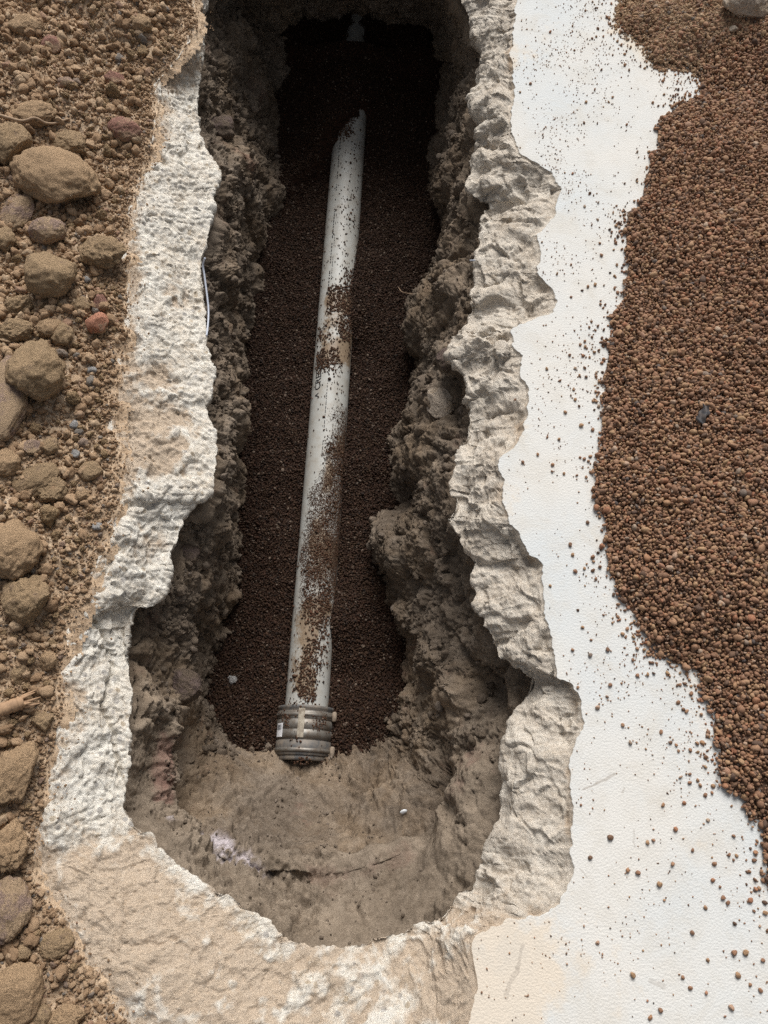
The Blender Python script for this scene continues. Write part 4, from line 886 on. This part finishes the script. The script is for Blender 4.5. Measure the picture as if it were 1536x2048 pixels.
rock('rock', 1490, 22, 98, 66, 12, 'rock_pale', 'pointed grey tan rock resting on the far corner of the gravel heap', 'rock', 11, .14, 9, 0, .8, .06, .25)
rock('pebble', 1466, 60, 18, 14, 0, 'rock_pale', 'pale pebble at the foot of the pointed grey tan rock', 'pebble', 12, .12, 4, 0, .75, .05, .2, sub=3)
rock('pebble', 465, 1360, 20, 22, 40, 'rock_grey', 'light grey pebble lying on the trench gravel left of the pipe', 'pebble', 14, .1, 7, 0, .7, -.575, .2, sub=3)
# stones set in the trench sides
def wall_point(px, py):
    """point of the trench side seen at that photo pixel: nearest wall vertex along the sight line"""
    F = WALL.reshape(-1, 3); d = F-np.array([0, 0, CAM_H])
    zc = d[:, 1]*sp_-d[:, 2]*cp; X = 768+FPX*d[:, 0]/zc; Y = 1024-FPX*(d[:, 1]*cp+d[:, 2]*sp_)/zc
    e = np.hypot(X-px, Y-py); k = np.where(e < 4)[0]
    k = k[np.argmin(zc[k])] if len(k) else np.argmin(e); return F[k]
for px, py, wp, hp, rt, lb, sd_ in ((365,1368,86,70,-12,'smooth pinkish stone stuck in the left side of the trench',21),(374,1108,56,42,0,'small pinkish stone stuck high in the left trench side',23),(440,248,62,56,10,'dark rounded stone jutting from under the far left concrete lip',25),(880,800,58,72,30,'pale stone jutting from the right trench side under the concrete',27),(905,712,62,60,-20,'brown knob of stone just under the innermost point of the right concrete lip',29)):
    c = wall_point(px, py); zc = c[1]*sp_-(c[2]-CAM_H)*cp; a_, b_ = wp*.5*zc/FPX, hp*.5*zc/FPX
    v, f = rock_arrays(5, sd_, (a_, b_, min(a_, b_)*.7), .14, 7, .03, (.6, .85)); o = obj('rock', mesh_np('rock', v, f, M['rock_pale' if 'pale stone' in lb else 'rock_wall']))
    o.location = c+np.array([0, 0, -min(a_, b_)*.3]); o.rotation_euler = (.1, .25 if px < 600 else -.25, R(rt)); tag(o, lb, 'rock')
# crumbly clods too alike to tell apart
cm = [mesh_np('soil_clod', *rock_arrays(4, 700+k*5, (1, .86, .72), .26, 6, .32), M['clod']) for k in range(9)]
taken = [(W(r[0], r[1], .03)[:2], r[2]*.5*.00105) for r in RK]
nc = 0; tries = 0
while nc < 270 and tries < 9000:
    tries += 1
    px, py = random.uniform(-10, 380), random.uniform(-30, 2060)
    p, zg_ = heap_point(px, py); sgv = heap_arr(np.array([p[:2]]))[1][0]
    if sgv < .02: continue
    r = min(.0065*(1-random.random())**(-1/1.9), .024)
    if sgv < .05: r = min(r, .010)
    if any(np.hypot(*(p[:2]-c)) < q*.95+r*.9 for c, q in taken): continue
    taken.append((p[:2], r)); o = obj('soil_clod', cm[nc % 9]); o.scale = (r, r*random.uniform(.85, 1.1), r*random.uniform(.85, 1.1)); o.location = (p[0], p[1], zg_+r*.3)
    o.rotation_euler = (random.uniform(0, 6), random.uniform(0, 6), random.uniform(0, 6)); nc += 1
    tag(o, 'small crumbly brown clod of soil lying in the dirt heap', 'soil clod', 'crumbly clods in the dirt heap')
# crumbs clinging to the trench sides
def wall_crumbs(n):
    P = WALL[12:-12]; N = WALLN[12:-12]; i = RNG.integers(0, P.shape[0], n); j = RNG.integers(0, P.shape[1], n)
    p, nn = P[i, j], N[i, j]; cl = fbm(p, 13, 3, 321); y = p[:, 1]
    k = (RNG.random(n) < np.clip(.25+.9*cl, .03, 1)*np.where(y < .12, .35, 1.0)*np.where(p[:, 0] > .0, .4, 1.0)); p, nn = p[k], nn[k]
    s = np.clip(.0021*(1-RNG.random(len(p)))**(-1/2.1), .0018, .014); s = np.where(p[:, 1] < .12, np.minimum(s*.7, .005), s)
    return p+nn*(s*.25)[:, None], s
wp_, ws_ = wall_crumbs(42000)
tag(scatter('soil_crumbs', SRC_CLAY, wp_, ws_[:, None]*RNG.uniform(.85, 1.15, (len(wp_), 3)), 7), 'crumbs of clay clinging to the trench sides', 'soil', kind='stuff')

# ------------------------------------------------------------------ small odds and ends
def spline(pts, n=40): P = np.array(pts, float); return catmull(P, np.linspace(0, len(P)-1.001, n), False)
def strand(name, pxs, r, mat, label, cat, nseg=10):
    o = obj(name, tube(spline([W(a, b, c) for a, b, c in pxs]), r, nseg, True, M[mat])); return tag(o, label, cat)
strand('wire', [(410,516,-.035),(406,530,-.05),(409,552,-.06),(414,590,-.07),(417,620,-.075),(416,648,-.07),(413,672,-.06)], .0024, 'wire', 'thin grey blue wire hanging along the left concrete lip', 'wire')
strand('wire_stub', [(940,521,-.075),(950,521,-.068),(962,523,-.06)], .0018, 'wire', 'short bright wire stub poking out of the right concrete lip', 'wire')
def hz(px, py, dz): p, z = heap_point(px, py); return (px, py, z+dz)
strand('root', [hz(-8,228,.02),(18,236,hz(18,236,0)[2]+.024),hz(45,242,.03),hz(70,236,.03),hz(92,246,.024),hz(112,246,.02),hz(135,238,.01)], np.linspace(.0042, .0022, 40), 'root', 'thin pale dry root snaking over the dirt at the upper left', 'root')
strand('root', [(797,575,-.50),(803,583,-.47),(812,586,-.46),(826,588,-.45)], .001, 'root', 'hair thin root sticking out of the right trench side', 'root')
# splintered stick
stick = empty('wooden_stick', tuple(W(30, 1410, hz(30, 1410, 0)[2]))); tag(stick, 'splintered orange brown stick lying on the dirt at the photo edge', 'stick')
a, b = W(*hz(-30, 1432, .014)), W(*hz(48, 1403, .022)); o0 = np.array(stick.location)
n = 30; path = [a+(b-a)*t-o0 for t in np.linspace(0, 1, n)]
obj('shaft', tube(path, np.linspace(.013, .012, n)*(1+.08*np.random.default_rng(2).normal(size=n)), 14, True, M['wood']), stick)
for k in range(6):
    q = np.cross((b-a)/np.linalg.norm(b-a), [0, 0, 1]); of = q*(k-2.5)*.0042+np.array([0, 0, .004*math.sin(k*2)])
    e = b+(b-a)/np.linalg.norm(b-a)*(.012+.018*random.random())+of*1.3-o0
    obj('splinter', tube([b-o0+of*.8-(b-a)*.06, b-o0+of, (b-o0+of+e)/2, e], [.003, .0032, .0024, .0006], 7, True, M['wood']), stick)
# dark plastic scrap on the gravel heap
c = W(1407, 828, 0); zz, _ = gheap(c[None, :2]); c = W(1407, 828, float(zz[0])+.008)
u, v = np.meshgrid(np.linspace(-1, 1, 9), np.linspace(-1, 1, 15)); sx = .010*(1-.35*np.abs(v)**2)+.002*np.sin(v*7)
V = np.stack([u*sx+.004*np.sin(v*3), v*.021, .004*np.sin(u*3+v*4)+.002*v], -1)
top = V.reshape(-1, 3); f = grid_faces(15, 9)
me = mesh_np('plastic_scrap', np.vstack([top, top-[0, 0, .0015]]), np.vstack([f, f[:, ::-1]+len(top)]), M['plastic']); o = obj('plastic_scrap', me); o.location = c; o.rotation_euler = (0.1, 0, -.25)
tag(o, 'torn scrap of dark plastic lying on the gravel heap', 'plastic scrap')
# white chip of plastic in the near end of the trench
v, f = rock_arrays(3, 77, (.009, .006, .002), .2, 6); o = obj('plastic_chip', mesh_np('plastic_chip', v, f, M['white_plastic']))
o.location = wall_point(808, 1625)+np.array([0, .003, .004]); o.rotation_euler = (.7, .1, .3)
tag(o, 'white chip of plastic stuck in the rounded near end of the trench', 'plastic chip')
